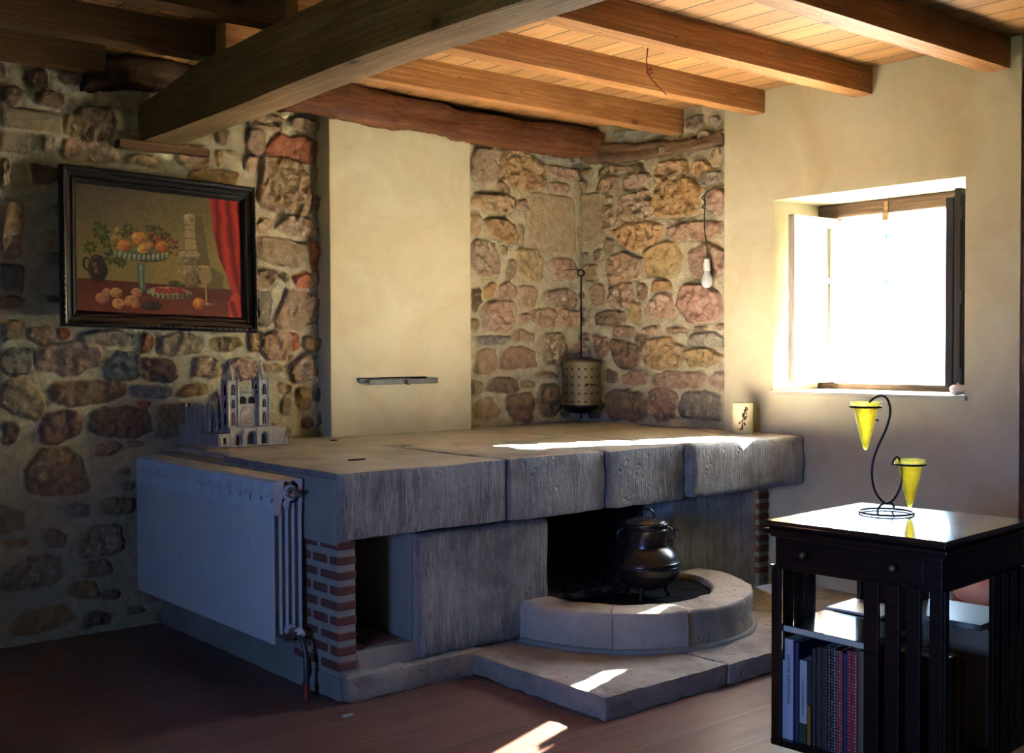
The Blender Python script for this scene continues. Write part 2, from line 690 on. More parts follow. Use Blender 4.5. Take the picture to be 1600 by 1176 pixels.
M['old_lintel'] = m_wood('weathered_lintel_wood', (0.17, 0.10, 0.055), (0.34, 0.21, 0.12), 'y', rough=0.8, grain=20)
M['boards'] = m_boards('ceiling_boards', (0.40, 0.18, 0.055), (0.62, 0.35, 0.13), 0.132, 4.0, 'y', off=(0.03, 0.02, 0), rough=0.6)
M['floor'] = m_boards('laminate_floor', (0.15, 0.066, 0.050), (0.25, 0.125, 0.095), 0.19, 1.25, 'x', seam=(0.30, 0.22, 0.20), rough=0.42, off=(0.2, -0.038, 0), spec=0.45, grain=12, bumpy=0.08, seam_w=0.0018, vary=0.25)
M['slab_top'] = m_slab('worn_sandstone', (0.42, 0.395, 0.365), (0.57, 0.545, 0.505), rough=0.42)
M['slab_side'] = m_slab('shaded_tooled_stone', (0.14, 0.135, 0.138), (0.34, 0.325, 0.32), tool=True)  # block sides darker than their tops: shade put into the stone colour
M['slab_brown'] = m_slab('brown_tooled_stone', (0.27, 0.25, 0.235), (0.50, 0.47, 0.44), tool=True)
M['curb'] = m_slab('grey_curb_stone', (0.46, 0.385, 0.32), (0.64, 0.56, 0.48), tool=False)
M['step'] = m_slab('worn_step_stone', (0.30, 0.245, 0.21), (0.46, 0.40, 0.355))
M['soot'] = plain('soot', (0.012, 0.011, 0.011), 0.95, var=0.5)
M['ash'] = plain('ash', (0.012, 0.011, 0.011), 1.0, spec=0.1, var=0.7, scale=60)
M['mortar'] = m_plaster('pale_mortar', (0.36, 0.33, 0.29), (0.26, 0.23, 0.20))
M['brick'] = plain('thin_brick', (0.17, 0.065, 0.055), 0.85, var=0.45, scale=20)
M['radiator'] = plain('white_radiator_enamel', (0.72, 0.74, 0.76), 0.35, var=0.02)
M['iron'] = m_metal('black_iron', (0.035, 0.035, 0.038), 0.32, 0.75)
M['cast'] = m_metal('cast_iron', (0.050, 0.048, 0.052), 0.26, 0.75)
M['steel'] = m_metal('dark_steel', (0.09, 0.095, 0.10), 0.4, 0.6)
M['tin'] = m_metal('smoked_tin', (0.19, 0.155, 0.09), 0.5, 0.6, var=0.15)
M['chrome'] = m_metal('chromed_brass', (0.6, 0.58, 0.55), 0.18, 1.0, var=0.05)
M['brass'] = m_metal('dull_brass', (0.22, 0.16, 0.07), 0.45, 0.9)
M['frame'] = m_metal('black_lacquer', (0.010, 0.009, 0.009), 0.28, 0.0, spec=0.6)
M['dark_wood'] = m_wood('mahogany', (0.011, 0.0045, 0.0035), (0.024, 0.008, 0.005), 'y', rough=0.32, knots=False, spec=0.3)
M['window_wood'] = m_wood('old_window_wood', (0.05, 0.028, 0.018), (0.16, 0.10, 0.06), 'y', rough=0.8)
M['white_wood'] = m_wood('whitened_window_wood', (0.50, 0.42, 0.34), (0.72, 0.66, 0.58), 'z', rough=0.6, knots=False)
M['shutter'] = m_wood('dark_shutter_wood', (0.030, 0.026, 0.030), (0.055, 0.05, 0.055), 'z', rough=0.6, knots=False)
M['pane'] = m_pane()
M['dusty_pane'] = m_pane(0.12)
M['clay'] = plain('pewter_grey_plaster', (0.48, 0.44, 0.405), 0.5, 0.15, var=0.35, scale=60)
M['red'] = plain('red_upholstery', (0.20, 0.012, 0.024), 0.65, spec=0.2, var=0.1)
M['white'] = plain('white_plastic', (0.8, 0.8, 0.78), 0.4, var=0.02)
M['blue'] = plain('blue_painted_iron', (0.10, 0.45, 0.70), 0.5, var=0.05)
M['copper'] = m_metal('red_copper', (0.35, 0.07, 0.04), 0.4, 0.6)
M['cord'] = plain('dark_green_cord', (0.03, 0.05, 0.035), 0.6)
M['red_cord'] = plain('red_cord', (0.25, 0.015, 0.02), 0.6)
STONES_BACK = """3658,3863,2022,2221,P;3785,3882,2172,2254,P;3863,4186,2031,2235,N;4117,4473,2200,2268,G;4205,4462,2103,2178,P;4215,4378,2028,2092,P;3844,3942,1994,2052,T;3666,3980,1884,2002,T;4066,4409,1697,2015,S;3994,4067,1914,1980,P;3755,3989,1737,1863,O;3665,3737,1748,1890,W;3994,4037,1723,1855,T;3664,3865,1559,1731,W;3861,3922,1666,1716,T;3898,3969,1518,1649,T;3978,4184,1535,1712,T;4224,4440,1551,1672,P;3542,3639,1840,1979,T;3663,3740,1364,1503,D;3754,3841,1438,1528,O;3860,3973,1405,1517,P;3992,4138,1389,1507,P;4178,4429,1387,1500,W;3730,3963,1248,1421,W;4001,4069,1308,1359,P;4074,4253,1276,1395,P;4268,4470,1277,1384,P;3662,3712,1247,1325,T;3707,3939,1183,1244,G;3953,4113,1205,1271,P;4142,4334,1070,1254,W;3679,3849,1036,1165,T;3867,4112,1040,1175,P;4107,4293,1006,1044,P;3765,3995,929,1023,D;4004,4112,954,1002,P;3660,3742,927,1012,T;3669,3871,796,903,T;3904,4106,771,940,D;4131,4282,792,987,D;4303,4438,969,1121,D;4302,4437,778,946,D;2395,2601,2164,2240,T;2615,2776,2177,2243,T;2503,2779,2037,2171,R;2384,2499,2049,2170,P;2383,2456,1958,2047,P;2441,2735,1786,2045,N;2751,2804,1952,2045,O;2742,2818,1807,1900,D;2439,2531,1689,1763,W;2546,2764,1693,1781,W;2431,2699,1551,1678,T;2710,2774,1526,1685,R;2414,2554,1448,1535,T;2572,2599,1472,1526,T;2625,2730,1454,1529,R;2753,2809,1465,1547,D;2412,2519,1278,1435,G;2533,2752,1253,1443,T;2389,2469,1155,1265,O;2451,2611,1121,1262,P;2592,2661,1161,1242,R;2673,2782,1154,1229,O;2610,2734,1010,1147,W;2549,2617,965,1026,P;2624,2725,894,990,O;2733,2796,925,994,D;2669,2732,793,858,D;2556,2616,863,951,G;2748,2795,800,883,D;1339,1417,1191,1288,T;1435,1550,1187,1277,P;1556,1610,1210,1262,R;1636,1862,1181,1253,G;1893,1955,1146,1248,R;1970,2180,1152,1242,W;2210,2382,1162,1229,O;1483,1733,1067,1200,W;1338,1468,1074,1181,G;1752,1895,1040,1167,B;1888,2068,1033,1143,D;2109,2281,1036,1145,W;2296,2437,1029,1136,P;1336,1506,896,1070,T;1525,1835,941,1049,D;1856,2046,959,1027,B;2064,2211,964,1026,O;1473,1654,799,929,D;1684,1934,806,940,D;1886,1945,916,957,R;1955,2128,797,942,T;1823,1912,756,793,P;1334,1406,797,892,D;1434,1544,2211,2284,D;1352,1434,2125,2210,D;1472,1610,2134,2211,D;1351,1585,2042,2125,S;1585,1689,2035,2120,O;1645,1808,2021,2162,D;1349,1463,1943,2025,S;1502,1541,1955,2032,T;1560,1828,1932,2042,P;1841,2017,1935,1991,T;2051,2236,1952,2065,P;2252,2291,1976,2053,O;2252,2316,2073,2139,D;2130,2384,1893,1963,O;1718,1960,2156,2267,T;1348,1390,1788,1919,T;1345,1433,1527,1784,W;1342,1437,1395,1514,G"""
STONES_RIGHT = """4003,4489,2268,2347,G;3804,3948,2286,2347,D;3703,3790,2273,2327,G;4354,4585,2111,2167,T;4244,4349,2102,2160,D;4396,4607,2022,2111,P;4185,4390,2029,2101,P;3911,4175,2023,2156,N;3777,3897,2034,2123,O;3699,3777,2063,2177,T;3698,3861,1980,2061,G;3839,4170,1829,2043,O;4543,4740,1764,2033,S;4463,4532,1981,2007,H;4156,4448,1834,2001,W;4458,4548,1799,1955,T;3681,3808,1827,1962,H;4103,4458,1701,1839,O;3681,4088,1715,1808,P;4458,4543,1687,1776,T;4554,4619,1662,1730,D;4239,4511,1524,1686,P;3952,4224,1532,1720,O;3681,3920,1518,1696,P;4629,4728,2140,2185,O;4662,4728,2050,2119,P;4533,4652,1401,1530,P;4300,4512,1395,1521,W;4210,4279,1423,1514,D;4041,4185,1461,1526,O;3702,4003,1299,1492,H;4356,4609,1278,1390,D;4240,4335,1294,1417,O;4013,4225,1301,1451,W;4275,4470,1221,1291,P;4117,4240,1238,1284,W;3915,4084,1243,1278,P;3794,3888,1255,1286,P;3680,3741,1253,1290,H;3680,3920,1172,1247,G;4185,4295,1173,1238,D;4260,4481,1055,1225,D;3943,4250,1059,1233,N;3702,3938,1062,1168,O;4496,4609,1099,1257,P;4428,4529,972,1047,D;4195,4397,972,1049,P;3798,4181,961,1049,P;3680,3776,961,1049,P;3989,4195,780,962,H;4215,4534,760,952,D;3680,3980,789,948,G;4545,4665,771,924,D"""

# ------------------------------------------------------------------ rubble walls
TYPES = {'T': (.35, .265, .16), 'P': (.37, .255, .175), 'N': (.34, .235, .135), 'O': (.40, .27, .13), 'G': (.27, .24, .19), 'D': (.22, .155, .105),
         'R': (.38, .14, .08), 'H': (.35, .22, .165), 'B': (.19, .20, .20), 'S': (.38, .31, .20), 'W': (.37, .27, .18)}
MORTAR = (.47, .435, .30)


def rubble(name, U, Z, put, data, seed, fill=True):
    rs = np.random.RandomState(seed)
    nu, nz = len(U), len(Z)
    UU, ZZ = np.meshgrid(U, Z, indexing='ij')
    P0 = np.stack([UU.ravel(), ZZ.ravel(), np.full(nu * nz, seed * 1.7)], 1)
    wu = ((fbm(P0, 13, 3, 21) - .5) * 0.050).reshape(nu, nz)
    wz = ((fbm(P0, 13, 3, 31) - .5) * 0.045).reshape(nu, nz)
    fine = 1.25 * (fbm(P0, 34, 4, 41) - .5).reshape(nu, nz)
    mid = (fbm(P0, 9, 3, 51) - .5).reshape(nu, nz)
    mort = (fbm(P0, 16, 3, 61) - .5).reshape(nu, nz)
    H = mort * 0.010
    C = np.zeros((nu, nz, 3)) + np.array(MORTAR)
    C *= (1 + mort[..., None] * 0.25)
    PA = np.zeros((nu, nz))
    best = np.full((nu, nz), -1.0)
    st = [tuple(float(q) / 1000 for q in s.split(',')[:4]) + (s.split(',')[4],) for s in data.split(';')] if data else []
    if fill:
        occ = []
        for s in st:
            occ.append(s[:4])
        oc = np.array(occ) if occ else np.zeros((0, 4))
        for t in range(9000):
            q = 1 - t / 9000
            w = (0.05 + 0.20 * q * rs.rand() + 0.05 * rs.rand()) * 1.1
            h = w * (0.38 + 0.4 * rs.rand())
            u = U[0] + rs.rand() * (U[-1] - U[0] - w)
            z = Z[0] + rs.rand() * (Z[-1] - Z[0] - h)
            g = 0.008
            if len(oc) and np.any((oc[:, 0] < u + w + g) & (oc[:, 1] > u - g) & (oc[:, 2] < z + h + g) & (oc[:, 3] > z - g)):
                continue
            oc = np.vstack([oc, [[u, u + w, z, z + h]]])
            st.append((u, u + w, z, z + h, 'TPNODGTWTPD'[rs.randint(11)]))
    for u0, u1, z0, z1, ty in st:
        cu, cz, w, h = (u0 + u1) / 2, (z0 + z1) / 2, (u1 - u0) / 2 * 1.04, (z1 - z0) / 2 * 1.04
        i0, i1 = np.searchsorted(U, [u0 - .04, u1 + .04])
        j0, j1 = np.searchsorted(Z, [z0 - .04, z1 + .04])
        if i1 - i0 < 2 or j1 - j0 < 2:
            continue
        k = 0.25 if ty == 'S' else min(1.0, min(w, h) / 0.05)
        a = (UU[i0:i1, j0:j1] - cu + wu[i0:i1, j0:j1] * k) / w
        b = (ZZ[i0:i1, j0:j1] - cz + wz[i0:i1, j0:j1] * k) / h
        sh = (rs.rand() - .5) * (0.05 if ty == 'S' else 0.35)
        a = a * (1 + sh * b)
        b = b + (rs.rand() - .5) * (0.05 if ty == 'S' else 0.30) * a
        n = 9.0 if ty == 'S' else 2.6 + 1.6 * rs.rand()
        d = (1 - (np.abs(a) ** n + np.abs(b) ** n) ** (1 / n)) * min(w, h)
        if ty != 'S':
            for q in range(rs.randint(3, 6)):                      # break the outline into straight, angular edges
                an = rs.rand() * 6.283
                dd = (0.70 + 0.28 * rs.rand()) * (abs(math.cos(an)) + abs(math.sin(an))) ** 0.6 - (a * math.cos(an) + b * math.sin(an))
                d = np.minimum(d, dd * min(w, h) * 0.9)
        base = (0.006 if ty == 'S' else 0.010 + 0.016 * rs.rand())
        e = np.clip(d / (0.006 + 0.008 * rs.rand()), 0, 1)
        e = e * e * (3 - 2 * e)
        rough = 0.007 if ty == 'S' else 0.022 + 0.030 * rs.rand()
        if ty in 'WND':
            rough *= 1.3
        tilt = ((rs.rand() - .5) * 0.010 * a + (0.004 + rs.rand() * 0.008) * b)
        hh = base + fine[i0:i1, j0:j1] * rough + mid[i0:i1, j0:j1] * 0.030 * (ty != 'S') + tilt * (ty != 'S')
        val = (H[i0:i1, j0:j1] * (1 - e) + np.maximum(hh, 0.0005) * e) - 0.0045 * np.clip(1 - np.abs(d) / 0.006, 0, 1)
        m = (d > -0.006) & (d > best[i0:i1, j0:j1])
        H[i0:i1, j0:j1][m] = val[m]
        best[i0:i1, j0:j1][m] = d[m]
        tone = 0.80 + 0.4 * rs.rand()
        col = np.array(TYPES[ty]) * tone * (1 + (rs.rand(3) - .5) * 0.10)
        ce = np.clip(d / 0.006 + 0.3, 0, 1)[..., None]
        cc = np.array(MORTAR) * (1 - ce) + col * ce
        if ty == 'N':
            mx = np.clip(mid[i0:i1, j0:j1, None] * 5 + 0.5, 0, 1)
            cc = cc * (1 - mx * ce) + np.array(TYPES['O' if rs.rand() < .6 else 'P']) * mx * ce
        C[i0:i1, j0:j1][m] = cc[m]
        pa = {'W': 1.0, 'N': 0.55, 'P': 0.5, 'R': 0.25, 'H': 0.6, 'O': 0.35, 'T': 0.35, 'G': 0.4, 'D': 0.2, 'B': 0.3, 'S': 0.0}[ty] * (0.5 + 0.5 * rs.rand())
        PA[i0:i1, j0:j1][m] = (ce[..., 0] * pa)[m]
    co = put(UU.ravel(), ZZ.ravel(), H.ravel())
    me = bpy.data.meshes.new(name)
    ii = (np.arange(nu - 1)[:, None] * nz + np.arange(nz - 1)[None, :]).ravel()
    quads = np.stack([ii, ii + nz, ii + nz + 1, ii + 1], 1)
    me.vertices.add(nu * nz)
    me.vertices.foreach_set('co', co.astype(np.float32).ravel())
    me.loops.add(len(quads) * 4)
    me.loops.foreach_set('vertex_index', quads.ravel().astype(np.int32))
    me.polygons.add(len(quads))
    me.polygons.foreach_set('loop_start', np.arange(0, len(quads) * 4, 4, dtype=np.int32))
    me.polygons.foreach_set('loop_total', np.full(len(quads), 4, dtype=np.int32))
    me.update()
    me.validate()
    ca = me.color_attributes.new('stone_colour', 'FLOAT_COLOR', 'POINT')
    ca.data.foreach_set('color', np.concatenate([C.reshape(-1, 3), np.ones((nu * nz, 1))], 1).astype(np.float32).ravel())
    at = me.attributes.new('lime_patch', 'FLOAT', 'POINT')
    at.data.foreach_set('value', PA.ravel().astype(np.float32))
    return link_mesh(name, me, M['rubble'], smooth=True)


def put_back(u, z, h):
    return np.stack([u, YA - h, z], 1)


def put_right(u, z, h):
    return np.stack([XB - h, u, z], 1)


U = np.concatenate([np.arange(-1.32, 1.10, 0.02), np.arange(1.10, 4.52, 0.0062)])
Z = np.arange(-0.02, 2.44, 0.0066)
wb_ = rubble('wall_back', U, Z, put_back, STONES_BACK, 3)
tag(wb_, kind='structure')
wr_ = rubble('wall_right', np.arange(3.64, 4.76, 0.0062), np.arange(0.6, 2.44, 0.0062), put_right, STONES_RIGHT, 4)
tag(wr_, kind='structure')

# ------------------------------------------------------------------ shell of the room
def struct(name, mb, mats, **kw):
    return tag(mb.build(name, mats, **kw), kind='structure')


struct('floor', MB().box(-1.4, 4.7, -1.6, 4.85, -0.08, 0.0), M['floor'])
struct('ceiling', MB().box(-2.0, 5.3, -1.65, 4.95, ZC, ZC + 0.10), M['boards'])
w = MB()
w.box(XW, 4.95, 3.37, 3.665, 0.0, ZC)
w.box(XW, 4.95, 2.18, 2.41, 0.0, ZC)
w.box(XW, 4.95, 2.41, 3.37, 1.865, ZC)
w.box(XW, 4.95, 2.41, 3.37, 0.0, 0.955)
struct('wall_window', w, M['plaster'])
w = MB()
w.box(4.52, 4.70, -1.5, 2.18, 0, ZC)
struct('wall_side', w, M['dark_wall'])
w = MB()
w.box(-1.4, 4.7, -1.60, -1.50, 0, ZC)
struct('wall_front', w, M['dark_wall'])
w = MB()
for a in ((-1.5, 0.5, 0, ZC), (1.5, 4.85, 0, ZC), (0.5, 1.5, 0, 0.725), (0.5, 1.5, 1.575, ZC)):
    w.box(-1.97, -1.32, *a)
struct('wall_left', w, M['dark_wall'])
w = MB()
w.box(4.95, 6.3, 1.95, 2.41, 0, 3.2, bev=0.02)  # unseen wall added to block part of the sun at the window
struct('sun_blocker_wall', w, M['plaster'])
w = MB()
w.box(4.6, 16, -8, 14, -0.35, -0.25)
struct('ground', w, plain('pale_gravel', (0.30, 0.29, 0.26), 0.9))
w = MB()
w.box(-30, -1.98, -20, 25, -0.40, -0.30)
struct('ground_west', w, plain('dark_grass', (0.05, 0.07, 0.03), 0.95))
w = MB()
w.box(4.435, 4.53, 2.05, 2.18, 0.0, 2.26, bev=0.008)
struct('trim_1', w, m_wood('reddish_post_wood', (0.16, 0.06, 0.04), (0.24, 0.10, 0.07), 'z', knots=False))

# window 1: frame, casements and sill
w = MB()
w.box(4.78, 4.86, 2.41, 3.37, 1.795, 1.865, bev=0.012)
w.box(4.78, 4.86, 2.41, 3.37, 0.955, 0.998, bev=0.012)
w.box(4.78, 4.86, 3.27, 3.37, 0.998, 1.795)
w.box(4.78, 4.86, 2.41, 2.50, 0.998, 1.795)
win = struct('window_1', w, M['window_wood'])
w = MB()
w.box(4.405, 4.79, 2.395, 3.385, 0.950, 0.968, bev=0.004)
w.build('sill', M['white_plaster'], win)
w = MB()
w.box(4.776, 4.782, 2.98, 3.00, 1.765, 1.85)
w.box(4.765, 4.78, 2.975, 3.005, 1.76, 1.80, bev=0.004)
w.build('catch', M['old_lintel'], win)


def casement(hinge, ang, width, z0, z1, mat, board=False):
    """a side-hung leaf: stiles, rails, glazing bar and pane; ang is its direction in plan"""
    Mx = Matrix.Translation((hinge[0], hinge[1], 0)) @ Matrix.Rotation(ang, 4, 'Z')
    w = MB()
    t, s = 0.036, 0.048
    for a in ((0, s, z0, z1), (width - s, width, z0, z1), (s, width - s, z0, z0 + s), (s, width - s, z1 - s, z1)):
        w.box(a[0], a[1], -t / 2, t / 2, a[2], a[3], bev=0.004, M=Mx)
    zm = z0 + (z1 - z0) * 0.62
    w.box(s, width - s, -0.010, 0.010, zm - 0.011, zm + 0.011, bev=0.002, M=Mx)
    o = w.build('casement', mat, win)
    MB().box(s - 0.005, width - s + 0.005, -0.0015, 0.0015, z0 + s - 0.005, z1 - s + 0.005, M=Mx).build('pane', M['pane'] if board else M['dusty_pane'], o)
    if board:
        g = MB()
        g.box(0.0, width * 0.62, 0.022, 0.045, z0 + 0.01, z1 + 0.02, bev=0.003, M=Mx)
        g.box(width * 0.66, width, 0.022, 0.050, z0 + 0.01, z1 + 0.035, bev=0.003, M=Mx)
        g.box(0.0, width, 0.045, 0.058, z0 + 0.35, z0 + 0.41, bev=0.003, M=Mx)
        g.box(0.0, width, 0.045, 0.058, z0 + 0.02, z0 + 0.08, bev=0.003, M=Mx)
        g.box(0.0, width, 0.045, 0.058, z1 - 0.10, z1 - 0.04, bev=0.003, M=Mx)
        g.build('shutter_board', M['shutter'], o)
    for zz in (z0 + 0.12, z1 - 0.12):
        MB().cyl((hinge[0], hinge[1], zz - 0.03), (hinge[0], hinge[1], zz + 0.03), 0.007, n=10).build('hinge', M['steel'], o)
    return o


casement((4.785, 3.268), R(180), 0.355, 1.003, 1.79, M['white_wood'])
casement((4.785, 2.500), R(178), 0.300, 1.000, 1.795, M['shutter'], board=True)
# blue outer bars
w = MB()
for yy in (3.10,):
    w.box(4.93, 4.942, yy - 0.022, yy - 0.016, 1.0, 1.85)
    w.box(4.93, 4.942, yy + 0.010, yy + 0.016, 1.0, 1.85)
    for zz in (1.25, 1.47, 1.69):
        w.box(4.925, 4.942, yy - 0.016, yy + 0.010, zz, zz + 0.022)
w.build('outer_bar', M['blue'], win)
# window 2, unseen off to the left, added for the cool light on the radiator
w = MB()
for a in ((0.5, 1.5, 0.725, 0.76), (0.5, 1.5, 1.54, 1.575), (0.5, 0.54, 0.76, 1.54), (1.46, 1.5, 0.76, 1.54)):
    w.box(-1.95, -1.90, *a, bev=0.005)
w2 = struct('window_2_unseen', w, M['white_wood'])

# ------------------------------------------------------------------ timber overhead
def sag(amp, ax, x0, x1):
    def f(P):
        t = (P[:, ax] - x0) / (x1 - x0)
        P = P.copy()
        P[:, 2] -= amp * np.sin(np.pi * t)
        return P
    return f


def joist(y0, y1, x0, x1, z0, label, mat, seed):
    o = rough_block('ceiling_joist', (x0, x1, y0, y1, z0, ZC + 0.004), mat, res=0.03, rnd=0.006, amp=0.0035, scale=5, seed=seed)
    return tag(o, label, 'joist', 'pine joists under the ceiling boards')


joist(3.955, 4.045, 1.93, 4.47, 2.268, 'orange pine joist nearest the back wall, right of the main beam, above the old timber', M['joist'], 70)
joist(3.420, 3.505, 1.93, 4.47, 2.282, 'orange pine joist behind the red cord, ending at the left edge of the plastered wall', M['joist'], 71)
joist(2.842, 2.937, 1.93, 4.47, 2.272, 'orange pine joist meeting the plastered wall above the left side of the window', M['joist'], 72)
joist(2.225, 2.325, 1.93, 4.47, 2.266, 'orange pine joist ending at the top right corner of the plastered wall', M['joist'], 73)
joist(4.590, 4.680, -1.32, 1.72, 2.285, 'dim pine joist left of the main beam, tight against the back stone wall', M['shaded_joist'], 74)
joist(4.065, 4.155, -1.32, 2.00, 2.272, 'dim pine joist left of the main beam, middle one of the three', M['shaded_joist'], 75)
joist(3.530, 3.620, -1.32, 1.99, 2.276, 'dim pine joist left of the main beam, nearest the camera of the three', M['shaded_joist'], 76)


def beam_warp(P):
    P = P.copy()
    P[:, 0] += 0.008 * np.sin(P[:, 1] * 1.7)
    P[:, 2] += 0.006 * np.sin(P[:, 1] * 2.3 + 1)
    t = np.clip((P[:, 1] - 4.1) / 0.6, 0, 1)
    top = P[:, 2] > 2.15
    P[:, 2] = np.where(top, P[:, 2] - 0.07 * t, P[:, 2])
    return P


mb_ = rough_block('main_beam', (1.895, 2.055, -1.5, 4.76, 2.046, 2.272), M['beam'], res=0.025, rnd=0.008, amp=0.005, scale=6, seed=80, warp=beam_warp)
tag(mb_, 'big squared timber beam crossing the room from the back stone wall towards the camera', 'beam')


def log_mesh(name, p0, p1, ry, rz, mat, seed, bow=0.0, flat=0.0):
    """an adzed log: oval section, knotty surface, along x or y"""
    P, F = [], []
    n, m = 40, 130
    p0, p1 = np.array(p0, float), np.array(p1, float)
    d = (p1 - p0)
    L = np.linalg.norm(d)
    d = d / L
    s = np.cross(d, [0, 0, 1.0])
    s /= np.linalg.norm(s)
    for i in range(m + 1):
        t = i / m
        c = p0 + (p1 - p0) * t + np.array([0, 0, bow * math.sin(math.pi * t)])
        for k in range(n):
            a = 2 * math.pi * k / n
            ca, sa = math.cos(a), math.sin(a)
            q = (abs(ca) ** 3.2 + abs(sa) ** 3.2) ** (-1 / 3.2)
            P.append(c + s * ca * q * ry + np.array([0, 0, 1.0]) * sa * q * rz)
    P = np.array(P)
    along = P @ d
    Q = P - d * (along * 0.72)[:, None]
    C = np.repeat([p0 + (p1 - p0) * i / m + np.array([0, 0, bow * math.sin(math.pi * i / m)]) for i in range(m + 1)], n, 0)
    nrm = P - C
    nrm /= np.linalg.norm(nrm, axis=1, keepdims=True)
    h = (fbm(Q, 9, 4, seed) - .5) * 0.060 + (fbm(P, 4, 2, seed + 7) - .5) * 0.06 + (fbm(P, 28, 3, seed + 3) - .5) * 0.018
    P = P + nrm * h[:, None]
    P = list(map(tuple, P))
    for i in range(m):
        for k in range(n):
            F.append((i * n + k, i * n + (k + 1) % n, (i + 1) * n + (k + 1) % n, (i + 1) * n + k))
    F.append(tuple(range(n))[::-1])
    F.append(tuple(m * n + k for k in range(n)))
    me = bpy.data.meshes.new(name)
    me.from_pydata(P, [], F)
    me.update()
    o = link_mesh(name, me, mat, smooth=True)
    return o


ob = log_mesh('old_wall_beam', (2.50, 4.60, 2.325), (4.47, 4.60, 2.300), 0.075, 0.082, M['old_beam'], 90, bow=-0.018)
tag(ob, 'old reddish knotty timber lying along the back wall above the plastered chimney breast', 'beam')
ob = log_mesh('wall_timber', (1.66, 4.69, 2.300), (2.62, 4.69, 2.345), 0.075, 0.065, M['old_dark'], 95)
tag(ob, 'short dark old timber in the back wall, half hidden behind the main beam', 'beam')
ob = log_mesh('lintel_timber', (4.458, 3.69, 2.205), (4.455, 4.66, 2.258), 0.036, 0.056, M['old_lintel'], 97, bow=-0.02)
tag(ob, 'flat weathered timber set in the stone wall beside the plastered window wall', 'timber')
ob = rough_block('beam_bearing_board', (1.80, 2.20, 4.66, 4.73, 2.005, 2.040), M['shaded_joist'], res=0.02, rnd=0.006, amp=0.006, seed=99)
tag(ob, 'thin split wooden board under the wall end of the main beam', 'board')

# ------------------------------------------------------------------ chimney breast
ch = thing('chimney_breast', (3.17, 4.70, 0.76), 'smooth cream plastered chimney breast on the stone counter, with a dark damper handle', 'chimney breast')
O = Vector(ch.location)


def loc(mbuild, O):
    bmesh.ops.translate(mbuild.bm, verts=mbuild.bm.verts, vec=-Vector(O))
    return mbuild


w = MB()
w.box(2.762, 3.585, 4.612, 4.74, 0.755, 2.262, bev=0.006)
loc(w, O).build('plaster_face', M['plaster'], ch)
w = MB()
w.box(2.905, 3.30, 4.604, 4.613, 1.018, 1.034)
loc(w, O).build('damper_slot', M['soot'], ch)
w = MB()
w.box(2.905, 3.20, 4.594, 4.606, 1.012, 1.030, bev=0.002)
loc(w, O).build('damper_bar', M['steel'], ch)
w = MB()
w.box(2.950, 3.350, 4.575, 4.583, 1.000, 1.026, bev=0.003)
w.cyl((3.165, 4.583, 1.014), (3.165, 4.612, 1.018), 0.007)
loc(w, O).build('damper_plate', M['steel'], ch)
w = MB()
w.lathe([(0, 0), (0.010, 0.0), (0.014, 0.006), (0.015, 0.013), (0.011, 0.021), (0, 0.024)], n=20, M=Matrix.Translation((3.165, 4.577, 1.010)) @ Matrix.Rotation(R(90), 4, 'X'))
loc(w, O).build('damper_knob', M['steel'], ch, smooth=True)

# ------------------------------------------------------------------ stone fireplace
fp = thing('stone_fireplace', (3.2, 3.9, 0.0), 'massive raised stone fireplace with thick counter slab, open hearth and round curb', 'fireplace')
FO = Vector(fp.location)


def fpart(name, dims, mats, **kw):
    x0, x1, y0, y1, z0, z1 = dims
    o = rough_block(name, (x0 - FO.x, x1 - FO.x, y0 - FO.y, y1 - FO.y, z0 - FO.z, z1 - FO.z), mats, fp, **kw)
    return o


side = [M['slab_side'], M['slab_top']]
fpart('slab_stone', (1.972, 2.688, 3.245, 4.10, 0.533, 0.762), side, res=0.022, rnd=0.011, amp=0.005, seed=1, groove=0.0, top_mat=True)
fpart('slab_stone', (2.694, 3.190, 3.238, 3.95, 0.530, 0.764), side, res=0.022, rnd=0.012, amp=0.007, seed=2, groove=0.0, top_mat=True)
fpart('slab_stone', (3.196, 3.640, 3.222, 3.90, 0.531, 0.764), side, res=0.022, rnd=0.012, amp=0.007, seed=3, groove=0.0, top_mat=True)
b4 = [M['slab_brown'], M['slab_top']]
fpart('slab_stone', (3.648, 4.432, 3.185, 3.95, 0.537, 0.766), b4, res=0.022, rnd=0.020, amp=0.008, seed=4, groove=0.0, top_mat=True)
top = [M['slab_top'], M['slab_top']]
fpart('top_flag', (2.02, 2.80, 4.08, 4.71, 0.70, 0.762), top, res=0.03, rnd=0.008, amp=0.003, seed=5)
fpart('top_flag', (2.80, 3.60, 3.93, 4.71, 0.70, 0.761), top, res=0.03, rnd=0.008, amp=0.003, seed=6)
fpart('top_flag', (3.60, 4.45, 3.93, 4.71, 0.70, 0.763), top, res=0.03, rnd=0.008, amp=0.003, seed=7)
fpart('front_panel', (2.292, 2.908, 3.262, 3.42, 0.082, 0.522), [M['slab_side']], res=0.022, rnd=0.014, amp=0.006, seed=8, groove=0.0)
fpart('front_panel', (3.632, 4.205, 3.290, 3.46, 0.075, 0.526), [M['slab_brown']], res=0.022, rnd=0.018, amp=0.007, seed=9, groove=0.0)
